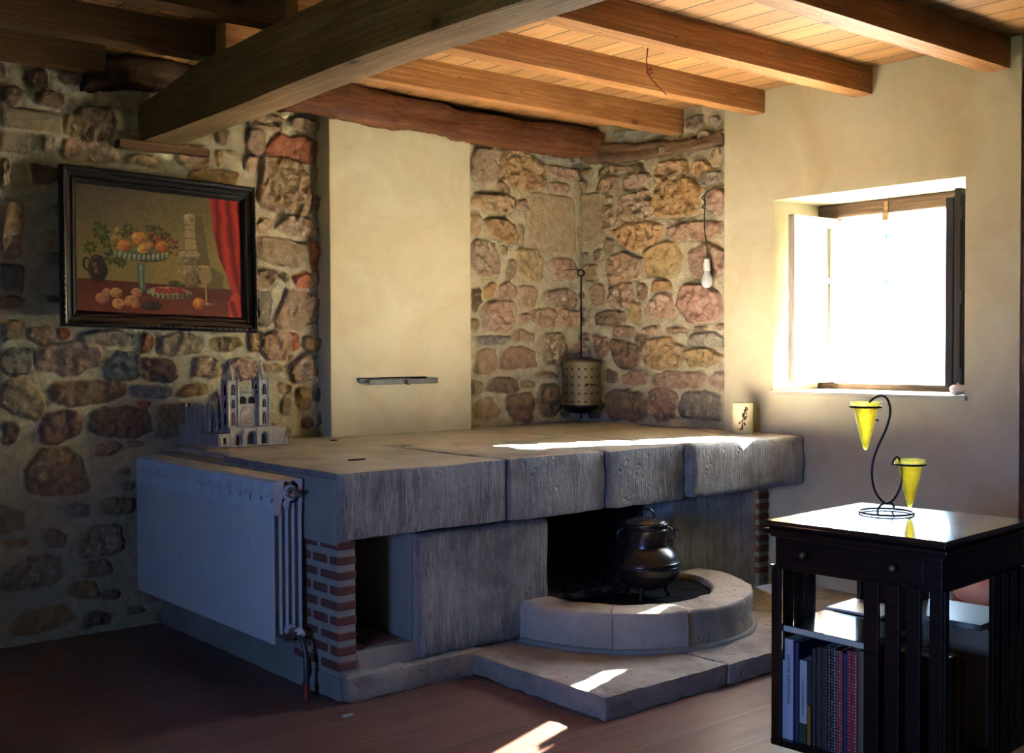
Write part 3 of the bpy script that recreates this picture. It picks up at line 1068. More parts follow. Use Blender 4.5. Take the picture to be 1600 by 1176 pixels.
# side wall, cement, niche
w = MB()
w.box(1.975, 2.05, 3.47, 4.71, 0.0, 0.705, bev=0.006)
w.box(1.962, 2.03, 3.262, 3.62, 0.52, 0.742, bev=0.008)
w.box(1.966, 2.03, 3.60, 4.70, 0.50, 0.738, bev=0.008)
w.box(2.292, 2.44, 3.42, 3.75, 0.08, 0.533)
w.box(2.28, 2.31, 3.285, 3.47, 0.082, 0.525, bev=0.004)
loc(w, FO).build('cement_side', M['plaster_grey'], fp)
w = MB()
w.box(2.05, 4.43, 4.25, 4.70, 0, 0.70)
w.box(2.62, 2.90, 3.42, 4.25, 0, 0.533)
w.box(3.645, 3.75, 3.46, 4.25, 0, 0.533)
w.box(2.05, 2.44, 3.75, 4.25, 0, 0.533)
w.box(4.20, 4.25, 3.46, 4.25, 0, 0.533)
w.box(2.9, 3.65, 3.24, 4.25, 0.08, 0.195)
loc(w, FO).build('firebox', M['soot'], fp)
# brick pier of thin bricks in thick mortar
w = MB()
w.box(1.978, 2.045, 3.268, 3.48, 0.06, 0.535)
w.box(2.045, 2.30, 3.275, 3.75, 0.0, 0.150, bev=0.004)
loc(w, FO).build('pier_mortar', M['mortar'], fp)
rs = random.Random(5)
w = MB()
for c in range(9):
    z = 0.100 + c * 0.0505
    h = 0.027 + rs.uniform(-0.002, 0.003)
    jx = rs.uniform(-0.002, 0.002)
    w.box(1.972, 2.046 + jx, 3.262, 3.315 if c % 2 else 3.375, z, z + h, bev=0.004, seg=1)
    w.box(1.972, 1.99, 3.335 if c % 2 else 3.40, 3.425 if c % 2 else 3.478, z + rs.uniform(-.002, .002), z + h, bev=0.004, seg=1)
    w.box(2.030, 2.048 + jx, 3.33, 3.44, z, z + h, bev=0.004, seg=1)
    w.box(1.972, 1.985, 3.445 if c % 2 else 3.485, 3.485 if c % 2 else 3.56, z, z + h, bev=0.004, seg=1)
loc(w, FO).build('brickwork', M['brick'], fp)
w = MB()
w.box(4.365, 4.435, 3.40, 3.56, 0.0, 0.54)
loc(w, FO).build('pier_mortar', M['plaster_grey'], fp)  # greyer than the left pier: the shade here put into the colour
w = MB()
for c in range(9):
    z = 0.100 + c * 0.0505
    w.box(4.360, 4.437, 3.394, 3.46, z, z + .028, bev=0.004, seg=1)
    w.box(4.360, 4.38, 3.48, 3.55, z, z + .028, bev=0.004, seg=1)
loc(w, FO).build('brickwork', M['brick'], fp)
w = MB()
w.box(2.06, 2.10, 3.30, 3.36, 0.150, 0.166, bev=0.003, M=None)
w.box(2.12, 2.25, 3.33, 3.45, 0.150, 0.160, bev=0.003)
loc(w, FO).build('loose_brick', M['brick'], fp)
fpart('plinth', (1.985, 2.56, 3.222, 3.40, 0.0, 0.086), [M['step'], M['step']], res=0.014, rnd=0.010, amp=0.012, scale=20, seed=11)
fpart('plinth', (1.972, 2.04, 3.25, 4.70, 0.0, 0.080), [M['plaster_grey']], res=0.03, rnd=0.006, amp=0.003, seed=12)
for k, (a, b, s_) in enumerate(((2.508, 3.10, 13), (3.104, 3.66, 14), (3.664, 4.43, 15))):
    fpart('hearth_step', (a, b, 2.548 - 0.006 * k, 3.30, 0.0, 0.076), [M['step'], M['step']], res=0.014, rnd=0.008, amp=0.010, scale=18, seed=s_)


def curb(a0, a1, seed):
    P, F = [], []
    na, nr = 34, 8
    ri, ro, z0, z1 = 0.362, 0.522, 0.06, 0.221
    prof = [(ro, z0 + (z1 - z0 - 0.012) * k / 8) for k in range(9)] + [(ro - 0.004, z1 - 0.003), (ro - 0.014, z1)] + \
           [(ro - 0.014 - (ro - ri - 0.028) * k / 8, z1) for k in range(1, 9)] + [(ri + 0.004, z1 - 0.004), (ri, z1 - 0.014), (ri, z0)]
    n = len(prof)
    for i in range(na + 1):
        a = a0 + (a1 - a0) * i / na
        for r, z in prof:
            P.append((3.285 + r * math.cos(a) - FO.x, 3.25 + r * math.sin(a) - FO.y, z))
    P = np.array(P)
    d = (fbm(P, 14, 4, seed) - .5) * 0.022
    rad = P[:, :2] - np.array([3.285 - FO.x, 3.25 - FO.y])
    rad /= np.linalg.norm(rad, axis=1, keepdims=True)
    P[:, :2] += rad * d[:, None]
    P[:, 2] += (P[:, 2] > 0.2) * (fbm(P, 12, 4, seed + 3) - .5) * 0.018
    for i in range(na):
        for k in range(n):
            F.append((i * n + k, i * n + (k + 1) % n, (i + 1) * n + (k + 1) % n, (i + 1) * n + k))
    F.append(tuple(range(n)))
    F.append(tuple(na * n + k for k in range(n))[::-1])
    me = bpy.data.meshes.new('hearth_curb')
    me.from_pydata(list(map(tuple, P)), [], F)
    me.update()
    return link_mesh('hearth_curb', me, M['curb'], fp, smooth=True)


curb(R(-181), R(-138.8), 40)
curb(R(-138.7), R(-107.8), 40)
curb(R(-107.7), R(3), 40)
w = MB()
w.tube([(3.285 + .524 * math.cos(R(a)), 3.25 + .524 * math.sin(R(a)), .079) for a in range(-180, 4, 4)], .014, n=8)
loc(w, FO).build('curb_mortar', M['plaster_grey'], fp, smooth=True)
w = MB()


def ashf(u, v):
    a = R(-180) + math.pi * u
    r = 0.36 * v
    x, y = 3.285 + r * math.cos(a), 3.25 + r * math.sin(a)
    return (x, y, 0.196 + 0.010 * (vnoise(np.array([[x, y, 0.0]]), 22, 3)[0] - .5))


w.grid(ashf, 30, 10)
for k in range(26):
    x, y, z = 3.0 + rs.random() * 0.35, 3.22 + rs.random() * 0.3, 0.198
    if (x - 3.285) ** 2 + (min(y, 3.25) - 3.25) ** 2 < 0.11:
        s_ = rs.uniform(0.008, 0.024)
        w.box(-s_, s_, -s_ * .6, s_ * .6, -s_ * .4, s_ * .5, bev=0.003, M=Matrix.Translation((x, y, z)) @ Matrix.Rotation(rs.random() * 6, 4, 'Z') @ Matrix.Rotation(rs.random(), 4, 'X'), seg=1)
o = loc(w, FO).build('ash_bed', M['ash'], fp)
o['kind'] = 'stuff'

# ------------------------------------------------------------------ radiator beside the fireplace
def M4(loc, rz=0.0):
    return Matrix.Translation(loc) @ Matrix.Rotation(rz, 4, 'Z')


rad = thing('radiator', (1.90, 4.0, 0.0), 'white sectional radiator along the left side of the stone fireplace', 'radiator')
RO = Vector(rad.location)
sec = MB()
xf, xb, z0, z1, zt = 1.838, 1.945, 0.178, 0.618, 0.728
hw = 0.0385
sec.box(xf, xf + 0.004, -hw + .0012, hw - .0012, z0, z1, bev=0.0006, seg=1)                     # front plate
for x in (1.866, 1.890, 1.914, 1.941):
    sec.box(x, x + 0.005, -0.034, 0.034, z0 + 0.03, z1 + 0.03, bev=0.001)
sec.box(xf + .003, 1.943, -0.003, 0.003, z0 + 0.02, z1 + 0.02)
sec.cyl((1.902, -hw, 0.685), (1.902, hw, 0.685), 0.027, n=18)
sec.cyl((1.902, -hw, 0.215), (1.902, hw, 0.215), 0.022, n=14)
for s in (-1, 1):
    y = s * (hw - .002)
    sec.prism([(xf, z1), (xf + .002, zt - .010), (xf + .016, zt), (xf + .040, zt), (xf + .036, zt - .05), (xf + .020, z1 - .01)], y - .0015, y + .0015, 'y')
    sec.prism([(xb - .012, z1), (xb, z1), (xb + .002, zt), (xb - .030, zt), (xb - .012, zt - .018)], y - .0012, y + .0012, 'y')
    sec.prism([(xf + .045, z1 + .01), (xf + .058, z1 + .02), (xf + .062, z1 + .05), (xf + .046, z1 + .05), (xf + .034, z1 + .03)], y - .0012, y + .0012, 'y')
for k in range(2):                                                                       # two rows of curved louvres
    a, b = z1 + k * 0.053, z1 + (k + 1) * 0.053
    sec.grid(lambda u, v, a=a, b=b: (xf + .001 + 0.042 * math.sin(math.pi * .5 * v) * (0.25 + .75 * u), -hw + .002 + u * 2 * (hw - .002), a + (b - a) * v), 8, 6)
    sec.box(xf - .0005, xf + .042, -hw + .001, hw - .001, b - .0015, b + .0015)
sec.prism([(xf + .012, zt - .004), (xf + .02, zt + .002), (xb, zt + .003), (xb, zt - .002)], -hw, hw, 'y')
bmesh.ops.translate(sec.bm, verts=sec.bm.verts, vec=(-RO.x, 0, 0))
s0 = sec.build('section', M['radiator'], rad)
s0.location.y = 3.483 - RO.y
for k in range(1, 15):
    c = s0.copy()
    COL.objects.link(c)
    c.parent = rad
    c.location.y = 3.483 + 0.0785 * k - RO.y
w = MB()
w.cyl((1.902, 3.446, 0.685), (1.902, 3.425, 0.685), 0.021, 0.019, n=20)
w.cyl((1.902, 3.425, 0.685), (1.902, 3.405, 0.685), 0.012, 0.010, n=6)
w.cyl((1.902, 3.415, 0.685), (1.925, 3.405, 0.690), 0.006, n=8)
loc(w, RO).build('vent_valve', M['chrome'], rad)
w = MB()
w.cyl((1.902, 3.446, 0.215), (1.902, 3.405, 0.205), 0.015, n=16)
w.cyl((1.890, 3.42, 0.205), (1.865, 3.42, 0.205), 0.015, 0.013, n=16)
loc(w, RO).build('valve', M['chrome'], rad)
w = MB()
w.cyl((1.925, 3.415, 0.215), (1.902, 3.415, 0.205), 0.020, 0.018, n=20)
loc(w, RO).build('valve_knob', M['white'], rad)
w = MB()
w.tube([(1.905, 3.405, .205), (1.912, 3.385, .19), (1.914, 3.372, .15), (1.912, 3.365, .10), (1.910, 3.362, .05), (1.910, 3.362, 0.0)], 0.0095, n=10)
w.tube([(1.915, 3.40, .16), (1.93, 3.375, .13), (1.932, 3.372, .09), (1.915, 3.365, .055)], 0.006, n=8)
loc(w, RO).build('supply_pipe', M['steel'], rad, smooth=True)
w = MB()
w.cyl((1.910, 3.362, 0.0), (1.910, 3.362, 0.055), 0.013, n=14)
loc(w, RO).build('pipe_sleeve', M['copper'], rad)
for yy in (3.65, 4.40):
    w = MB()
    w.box(1.940, 1.974, yy - .01, yy + .01, 0.62, 0.66)
    loc(w, RO).build('wall_bracket', M['radiator'], rad)

# ------------------------------------------------------------------ framed still life
pw, ph, fwid = 0.846, 0.645, 0.066
pic = thing('framed_painting', (1.965, 4.640, 1.573), 'still life of fruit, flagon and red curtain in a wide black frame, hung slightly crooked', 'painting')
pic.rotation_euler = (R(-4.5), R(1.5), 0)
w = MB()
prof = [(0.0, 0.000), (0.0, -0.030), (0.008, -0.038), (0.018, -0.034), (0.024, -0.024), (0.040, -0.020), (0.046, -0.026), (0.053, -0.024), (0.066, -0.010), (0.066, 0.0)]
cor = [(-pw / 2, -ph / 2, 1, 1), (pw / 2, -ph / 2, -1, 1), (pw / 2, ph / 2, -1, -1), (-pw / 2, ph / 2, 1, -1)]
rings = [[w.bm.verts.new((x + sx * a, d, z + sz * a)) for a, d in prof] for x, z, sx, sz in cor]
for i in range(4):
    w.bridge(rings[i], rings[(i + 1) % 4])
w.build('frame', M['frame'], pic)
w = MB()
rs = random.Random(8)
per = []
for i in range(4):
    x0, zz0, sx, sz = cor[i]
    x1, zz1 = cor[(i + 1) % 4][:2]
    n = 34 if i % 2 == 0 else 26
    for k in range(n):
        t = (k + .5) / n
        a = 0.010
        X, Zz = x0 + (x1 - x0) * t, zz0 + (zz1 - zz0) * t
        if i % 2 == 0:
            Zz += sz * a
        else:
            X += cor[i][2] * a
        r = 0.0065
        g = bmesh.new()
        bmesh.ops.create_icosphere(g, subdivisions=1, radius=r)
        S = Matrix.Diagonal((1.5, .8, .8, 1)) if i % 2 == 0 else Matrix.Diagonal((.8, .8, 1.5, 1))
        w.add(g, Matrix.Translation((X, -0.037, Zz)) @ S)
o = w.build('carved_edge', M['frame'], pic)


def paint_canvas():
    W, Hh = 330, 240
    cw, chh = pw - 2 * fwid + .004, ph - 2 * fwid + .004
    u, v = np.meshgrid(np.linspace(0, 1, W), np.linspace(0, 1, Hh), indexing='ij')     # v runs downwards
    P = np.stack([u.ravel(), v.ravel(), np.zeros(W * Hh)], 1)
    nz = (fbm(P, 60, 3, 101) - .5).reshape(W, Hh)
    nl = (fbm(P, 6, 3, 111) - .5).reshape(W, Hh)
    A = np.zeros((W, Hh, 3))
    top = np.array([.10, .085, .075])
    mid = np.array([.30, .24, .085])
    t = np.clip((v + u * .35) / .75, 0, 1)[..., None]
    A[:] = top * (1 - t) + mid * t

    def U_(x, y):
        return (x - 118 + (y - 600) * .035) / 1035.0

    def V_(x, y):
        yt = 185 + .1 * (x - 130)
        yb = 1000 + .034 * (x - 105)
        return (y - yt) / (yb - yt)

    def blend(m, c, a=1.0):
        m = np.clip(m, 0, 1)[..., None] * a
        A[:] = A * (1 - m) + np.array(c) * m

    asp = 0.513 / 0.714

    def ell(x, y, rx, ry, soft=.12, rot=0.0):
        a, b = (u - U_(x, y)) * 1035 / rx, (v - V_(x, y)) * 790 / ry
        ca, sa = math.cos(rot), math.sin(rot)
        a, b = a * ca + b * sa * ry / rx, -a * sa * rx / ry + b * ca
        d = np.sqrt(a * a + b * b)
        return np.clip((1 - d) / soft, 0, 1), a, b

    def ball(x, y, rx, ry, c, hi=.5, rot=0.0):
        m, a, b = ell(x, y, rx, ry, .12, rot)
        sh = np.clip(.75 - .35 * a - .35 * b + nz * .6, .25, 1.5)[..., None]
        mm = m[..., None]
        A[:] = A * (1 - mm) + np.array(c) * sh * mm
        h, _, _ = ell(x - rx * .3, y - ry * .35, rx * .3, ry * .3, .8)
        blend(h, (.9, .75, .5), hi * .4)

    def poly(pts, c, soft=.006, a=1.0):
        q = [(U_(*p), V_(*p)) for p in pts]
        ins = np.zeros((W, Hh), bool)
        j = len(q) - 1
        for i in range(len(q)):
            (xi, yi), (xj, yj) = q[i], q[j]
            ins ^= ((yi > v) != (yj > v)) & (u < (xj - xi) * (v - yi) / (yj - yi + 1e-12) + xi)
            j = i
        blend(ins.astype(float), c, a)
        return ins
    # table and shadows
    poly([(60, 785), (500, 815), (1200, 862), (1200, 1100), (60, 1100)], (.13, .025, .015))
    blend(((v > .86) * .5), (.22, .04, .02))
    poly([(845, 380), (905, 380), (915, 500), (940, 700), (1025, 765), (1020, 850), (900, 850), (850, 700)], (.13, .105, .045), a=.8)
    # leaves
    for x, y, r in ((270, 500, 62), (200, 595, 48), (325, 655, 58), (300, 560, 50), (610, 485, 46), (430, 470, 40), (380, 690, 38), (250, 455, 30), (560, 470, 30), (660, 520, 40)):
        for k in range(7):
            an = k * .9 + x
            ball(x + r * .5 * math.cos(an), y + r * .5 * math.sin(an), r * .42, r * .24, (.10, .125, .03), .1, an)
        blend(ell(x, y, r * .3, r * .3, .9)[0], (.24, .25, .07), .6)
    # jug
    ball(238, 735, 62, 85, (.05, .035, .03), .3)
    ball(238, 665, 40, 25, (.05, .03, .03), .2)
    m, a, b = ell(175, 700, 26, 45, .12)
    m2, _, _ = ell(178, 700, 14, 32, .12)
    blend(m * (1 - m2), (.045, .025, .025))
    blend(ell(228, 745, 12, 20, .8)[0], (.5, .18, .06), .8)
    # flagon
    ball(805, 770, 92, 78, (.33, .26, .14), .3)
    ball(805, 655, 88, 50, (.42, .33, .18), .3)
    poly([(782, 400), (856, 400), (850, 470), (856, 600), (880, 640), (740, 640), (780, 600), (786, 470)], (.42, .33, .18))
    ball(823, 398, 40, 28, (.55, .46, .30), .3)
    for yy in (440, 470, 525, 600, 652, 690, 840):
        hwid = 38 if yy < 600 else 88
        poly([(820 - hwid, yy), (815 + hwid, yy + 3), (815 + hwid, yy + 9), (820 - hwid, yy + 6)], (.15, .11, .05), a=.8)
    # compote
    ball(505, 640, 172, 46, (.14, .20, .15), .0)
    for k in range(12):
        x = 345 + k * 29
        ball(x, 640 + 18 * math.sin(math.pi * k / 11.0), 11, 24, (.40, .45, .32), .2)
    poly([(470, 690), (522, 690), (516, 860), (480, 860)], (.10, .19, .15))
    poly([(490, 700), (502, 700), (498, 855), (490, 855)], (.40, .50, .42), a=.7)
    ball(505, 865, 40, 14, (.08, .14, .11), .1)
    ball(550, 960, 70, 36, (.05, .035, .02), 0)
    # fruit
    for k in range(60):
        a = rs.random()
        x = 560 + rs.random() * 170
        y = 500 + rs.random() * 110 + max(0, x - 660) * .7
        ball(x, y, 11, 11, ((.22, .05, .03), (.20, .14, .05), (.35, .09, .03))[k % 3], .5)
    for k in range(22):
        ball(385 + rs.random() * 120, 475 + rs.random() * 50, 10, 10, (.12, .10, .05), .3)
    ball(352, 545, 32, 50, (.42, .30, .09), .3, .4)
    ball(365, 490, 18, 28, (.42, .30, .09), .3, .2)
    ball(405, 583, 48, 42, (.80, .30, .07), .8)
    ball(497, 535, 50, 45, (.85, .38, .10), .8)
    ball(632, 588, 40, 40, (.75, .22, .06), .7)
    ball(530, 592, 58, 34, (.70, .42, .12), .6, -.5)
    # goblet
    m, a, b = ell(905, 765, 45, 62, .15)
    blend(m, (.45, .34, .16), .65)
    ball(905, 712, 46, 10, (.55, .44, .22), .1)
    poly([(896, 825), (908, 825), (908, 945), (896, 945)], (.45, .34, .18), a=.8)
    ball(910, 948, 40, 8, (.45, .34, .18), .1)
    # bowl of strawberries
    ball(668, 880, 152, 42, (.40, .38, .24), .1)
    for k in range(9):
        ball(545 + k * 31, 892 + 10 * math.sin(math.pi * k / 8.0), 9, 14, ((.20, .06, .04), (.10, .16, .08))[k % 2], 0)
    for k in range(24):
        ball(565 + rs.random() * 210, 850 + rs.random() * 28, 15, 12, (.45, .04, .03), .5)
    ball(700, 815, 38, 20, (.07, .10, .03), 0)
    ball(740, 830, 30, 14, (.07, .10, .03), 0)
    # roses
    for x, y, r, c in ((255, 918, 42, (.75, .30, .20)), (285, 880, 30, (.80, .36, .26)), (340, 882, 38, (.75, .45, .20)), (350, 950, 40, (.85, .46, .24)), (430, 935, 46, (.70, .34, .14)), (462, 880, 36, (.80, .34, .22)), (455, 960, 26, (.60, .30, .12))):
        ball(x, y, r, r * .86, c, .5)
        for k in range(3):
            m, _, _ = ell(x + 3 * k, y - 2 * k, r * (.75 - .22 * k), r * (.62 - .2 * k), .1)
            m2, _, _ = ell(x + 3 * k + 2, y - 2 * k + 2, r * (.66 - .22 * k), r * (.52 - .2 * k), .1)
            blend(m * (1 - m2), tuple(q * .5 for q in c), .7)
    ball(852, 945, 42, 42, (.75, .22, .05), .4)
    blend(ell(842, 935, 24, 22, .8)[0], (.85, .55, .10), .8)
    # curtain
    ins = poly([(960, 262), (1200, 262), (1200, 1100), (1050, 1100), (1045, 935), (1075, 870), (1045, 760), (1000, 650), (972, 480)], (.36, .015, .015))
    fold = .5 + .5 * np.sin((u * 1035 - 1060 - 130 * v * v) * .075 + nl * 4)
    blend(ins * fold ** 2, (.62, .05, .035), .75)
    blend(ins * (1 - fold) ** 3, (.10, .004, .006), .8)
    kn, _, _ = ell(1095, 905, 50, 26, .5, -.4)
    blend(kn * ins, (.60, .06, .04), .7)
    A[:] = np.clip(A * (1 + nz[..., None] * .5), 0, 1)
    # craquelure-like canvas weave
    X = (u - .5) * cw
    Zv = (.5 - v) * chh
    co = np.stack([X.ravel(), np.full(W * Hh, -0.008) - nz.ravel() * .0012, Zv.ravel()], 1)
    ii = (np.arange(W - 1)[:, None] * Hh + np.arange(Hh - 1)[None, :]).ravel()
    quads = np.stack([ii, ii + 1, ii + Hh + 1, ii + Hh], 1)
    me = bpy.data.meshes.new('canvas')
    me.from_pydata(list(map(tuple, co)), [], [tuple(map(int, q)) for q in quads])
    me.update()
    ca = me.color_attributes.new('paint', 'FLOAT_COLOR', 'POINT')
    ca.data.foreach_set('color', np.concatenate([A.reshape(-1, 3), np.ones((W * Hh, 1))], 1).astype(np.float32).ravel())
    k = N('oil_paint', 0.5, spec=0.4)
    a = k.n('ShaderNodeAttribute', attribute_name='paint')
    k.col(k.mix(1.0, a.outputs['Color'], (.80, .72, .60), 'MULTIPLY'))
    return link_mesh('canvas', me, k.m, pic, smooth=True)


paint_canvas()
w = MB()
w.box(-pw / 2 + .03, pw / 2 - .03, 0.0, 0.006, -ph / 2 + .03, ph / 2 - .03)
w.build('backing_board', M['old_lintel'], pic)

# ------------------------------------------------------------------ small cathedral
cat = thing('cathedral_model', (2.150, 4.395, 0.7655), 'small grey gothic cathedral model with two spired towers, standing on the counter', 'model')


def gothic(cx, zb, wd, ht, n=7):
    """pointed arch outline from the left foot over the tip to the right foot"""
    h0 = ht * .45
    pts = [(cx - wd / 2, zb)]
    for k in range(n + 1):
        t = k / n
        pts.append((cx - wd / 2 * math.cos(t * math.pi / 2) ** .8, zb + h0 + (ht - h0) * math.sin(t * math.pi / 2) ** 1.1))
    for k in range(n, -1, -1):
        t = k / n
        if k < n:
            pts.append((cx + wd / 2 * math.cos(t * math.pi / 2) ** .8, zb + h0 + (ht - h0) * math.sin(t * math.pi / 2) ** 1.1))
    pts.append((cx + wd / 2, zb))
    return pts


def arch_trim(w, cx, zb, wd, ht, y, r):
    w.tube([(a, y, b) for a, b in gothic(cx, zb, wd, ht)], r, n=6)


# porch: wall with three open arches, built column by column
w = MB()
arches = [(.040, .032, .050), (.107, .046, .060), (.168, .030, .054)]
outline = [(0, 0)]
for cx, wd, ht in arches:
    outline += gothic(cx, 0, wd, ht)
outline += [(.214, 0), (.214, .074), (0, .074)]
bmv = outline
# front wall as a strip of quads between the arch line and the top edge
xs = [p for p in bmv[:-2]]
for a, b in zip(xs[:-1], xs[1:]):
    if abs(a[0] - b[0]) > 1e-6:
        w.prism([(a[0], a[1]), (b[0], b[1]), (b[0], .074), (a[0], .074)], 0, .012, 'y')
w.box(0, .214, .040, .048, 0, .074)
w.box(-.003, .217, -.003, .050, .072, .078, bev=.001)
for x in (0, .0605, .1305, .190, .2085):
    w.box(x - .001, x + .0085, -.003, .040, 0, .074)
for x in (.066, .136):
    w.prism([(x - .010, .040), (x + .010, .040), (x, .066)], -.005, 0, 'y')
    w.cyl((x, -.003, .064), (x, -.003, .078), .0025, .0006, n=6)
for cx, wd, ht in arches:
    arch_trim(w, cx, 0.002, wd + .006, ht + .004, -.001, .0022)
    arch_trim(w, cx, 0.002, wd - .006, ht - .005, .012, .002)
w.build('porch', M['clay'], cat)


def tower(x0, name='tower'):
    w = MB()
    W, D, y0 = .048, .062, .034
    H = .272
    w.box(x0, x0 + W, y0, y0 + D, 0, H)
    for sx in (x0, x0 + W):
        for sy in (y0, y0 + D):
            w.cyl((sx, sy, 0), (sx, sy, H + .004), .0068, n=8)
            w.cyl((sx, sy, H + .004), (sx, sy, H + .034), .0058, .0008, n=8)
            for z in (.078, .15, .205, H):
                w.cyl((sx, sy, z), (sx, sy, z + .005), .0085, n=8)
    for z in (.078, .150, .205, H - .002):
        w.box(x0 - .003, x0 + W + .003, y0 - .003, y0 + D + .003, z, z + .004)
    for z, h in ((.088, .054), (.158, .038), (.212, .048)):
        arch_trim(w, x0 + W / 2, z, .020, h, y0 - .001, .0018)
        w.cyl((x0 + W / 2, y0 - .001, z), (x0 + W / 2, y0 - .001, z + h * .8), .0012, n=6)
    o = w.build(name, M['clay'], cat)
    g = MB()
    for z, h in ((.088, .054), (.158, .038), (.212, .048)):
        g.prism(gothic(x0 + W / 2, z, .016, h - .003), y0 - .0006, y0 + .002, 'y')
        g.prism([(a - x0 - W / 2 + y0 + D / 2, b) for a, b in gothic(x0 + W / 2, z, .020, h - .003)], x0 - .0006, x0 + .002, 'x')
    g.build('lancet_opening', M['soot'], o)
    g = MB()
    cx, cy = x0 + W / 2, y0 + D / 2
    g.cyl((cx, cy, H), (cx, cy, H + .010), .022, n=8)
    g.cyl((cx, cy, H + .008), (cx, cy, H + .092), .0195, .0012, n=8)
    for k in range(8):
        a = 2 * math.pi * (k + .0) / 8
        for q in range(8):
            t = q / 8
            r = .0195 * (1 - t) + .001
            g.cyl((cx + r * math.cos(a), cy + r * math.sin(a), H + .010 + .082 * t), (cx + (r + .0035) * math.cos(a), cy + (r + .0035) * math.sin(a), H + .014 + .082 * t), .0014, .0006, n=5)
    g.build('spire', M['clay'], o)
    return o


tower(.006)
tower(.160)
w = MB()
w.box(.054, .160, .045, .080, .074, .166)
w.prism([(.058, .166), (.156, .166), (.156, .170), (.058, .170)], .040, .082, 'y')
arch_trim(w, .107, .082, .078, .082, .044, .0024)
arch_trim(w, .107, .084, .068, .072, .043, .0016)
for r in (.027, .022, .012, .007):
    w.tube([(.107 + r * math.cos(2 * math.pi * k / 28), .043, .108 + r * math.sin(2 * math.pi * k / 28)) for k in range(28)], .0014, n=5, closed=True)
for k in range(12):
    a = 2 * math.pi * k / 12
    w.cyl((.107 + .007 * math.cos(a), .0435, .108 + .007 * math.sin(a)), (.107 + .022 * math.cos(a), .0435, .108 + .022 * math.sin(a)), .0009, n=5)
w.box(.054, .160, .050, .078, .170, .212)
for x in (.086, .128):
    arch_trim(w, x, .174, .036, .034, .049, .0018)
w.box(.052, .162, .044, .050, .212, .217)
for k in range(13):
    x = .056 + k * .0085
    w.box(x - .0012, x + .0012, .0455, .0485, .217, .232)
w.box(.052, .162, .0445, .0495, .231, .235)
w.prism([(.099, .235), (.115, .235), (.107, .250)], .045, .049, 'y')
fac = w.build('facade', M['clay'], cat)
g = MB()
for x in (.086, .128):
    g.prism(gothic(x, .175, .030, .030), .0485, .0505, 'y')
g.build('lancet_opening', M['soot'], fac)
g = MB()
g.cyl((.107, .0446, .108), (.107, .0436, .108), .0215, n=28)
g.build('rose_window', plain('faded_rose_glass', (.42, .26, .20), .5), fac)
# nave, aisles, transept, pinnacles
w = MB()
w.box(.045, .168, .09, .325, 0, .135)
w.prism([(.045, .135), (.168, .135), (.107, .168)], .09, .325, 'y')
w.box(-.012, .225, .09, .29, 0, .070)
for k in range(7):
    y = .105 + k * .03
    for s, x0, x1 in ((-1, -.014, .045), (1, .227, .168)):
        w.box(x0 - .003, x0 + .003, y - .004, y + .004, 0, .095)
        w.cyl((x0, y, .095), (x0, y, .118), .004, .0006, n=6)
        w.tube([(x0, y, .090), ((x0 + x1) / 2, y, .118), (x1, y, .130)], .0025, n=5)
nave = w.build('nave', M['clay'], cat)
w = MB()
w.box(-.060, .272, .215, .285, 0, .150)
w.box(-.078, -.020, .205, .300, 0, .160)
for x in (-.078, -.050, -.020):
    for y in (.205, .300):
        w.box(x - .005, x + .005, y - .005, y + .005, 0, .170)
        w.cyl((x, y, .170), (x, y, .182), .005, .001, n=6)
w.box(-.115, -.078, .25, .30, 0, .085)
w.box(.235, .275, .205, .295, 0, .150)
w.build('transept', M['clay'], cat)
for x, y, zb, zt, r in ((-.030, .150, .11, .225, .0095), (.002, .150, .11, .232, .0105), (.030, .185, .12, .245, .009), (.045, .16, .12, .255, .008), (.06, .25, .14, .262, .009)):
    w = MB()
    w.cyl((x, y, 0), (x, y, zb + .03), r, n=8)
    w.cyl((x, y, zb + .03), (x, y, zt), r, .0008, n=8)
    w.cyl((x, y, zb + .026), (x, y, zb + .032), r * 1.25, n=8)
    w.build('pinnacle', M['clay'], cat)
w = MB()
w.box(.217, .275, .006, .10, 0, .064)
w.box(.217, .279, .002, .10, .064, .068)
for k in range(6):
    w.cyl((.222 + k * .010, .004, .068), (.222 + k * .010, .004, .079), .0026, .0008, n=6)
w.box(.272, .286, .0, .02, 0, .030)
w.build('side_chapel', M['clay'], cat)
w = MB()
w.box(-.060, -.004, -.002, .19, 0, .050)
w.box(-.063, -.001, -.005, .19, .050, .055)
w.box(-.052, -.038, -.006, .0, .012, .040)
sc_ = w.build('side_chapel', M['clay'], cat)
g = MB()
g.prism(gothic(-.030, .012, .016, .028), -.0028, .0, 'y')
g.build('window_opening', M['soot'], sc_)
w = MB()
w.box(-.118, .288, -.008, .31, -.0005, .004, bev=.001)
w.build('base', M['clay'], cat)
for c in [cat]:
    c.scale = (.93, .90, 1.0)

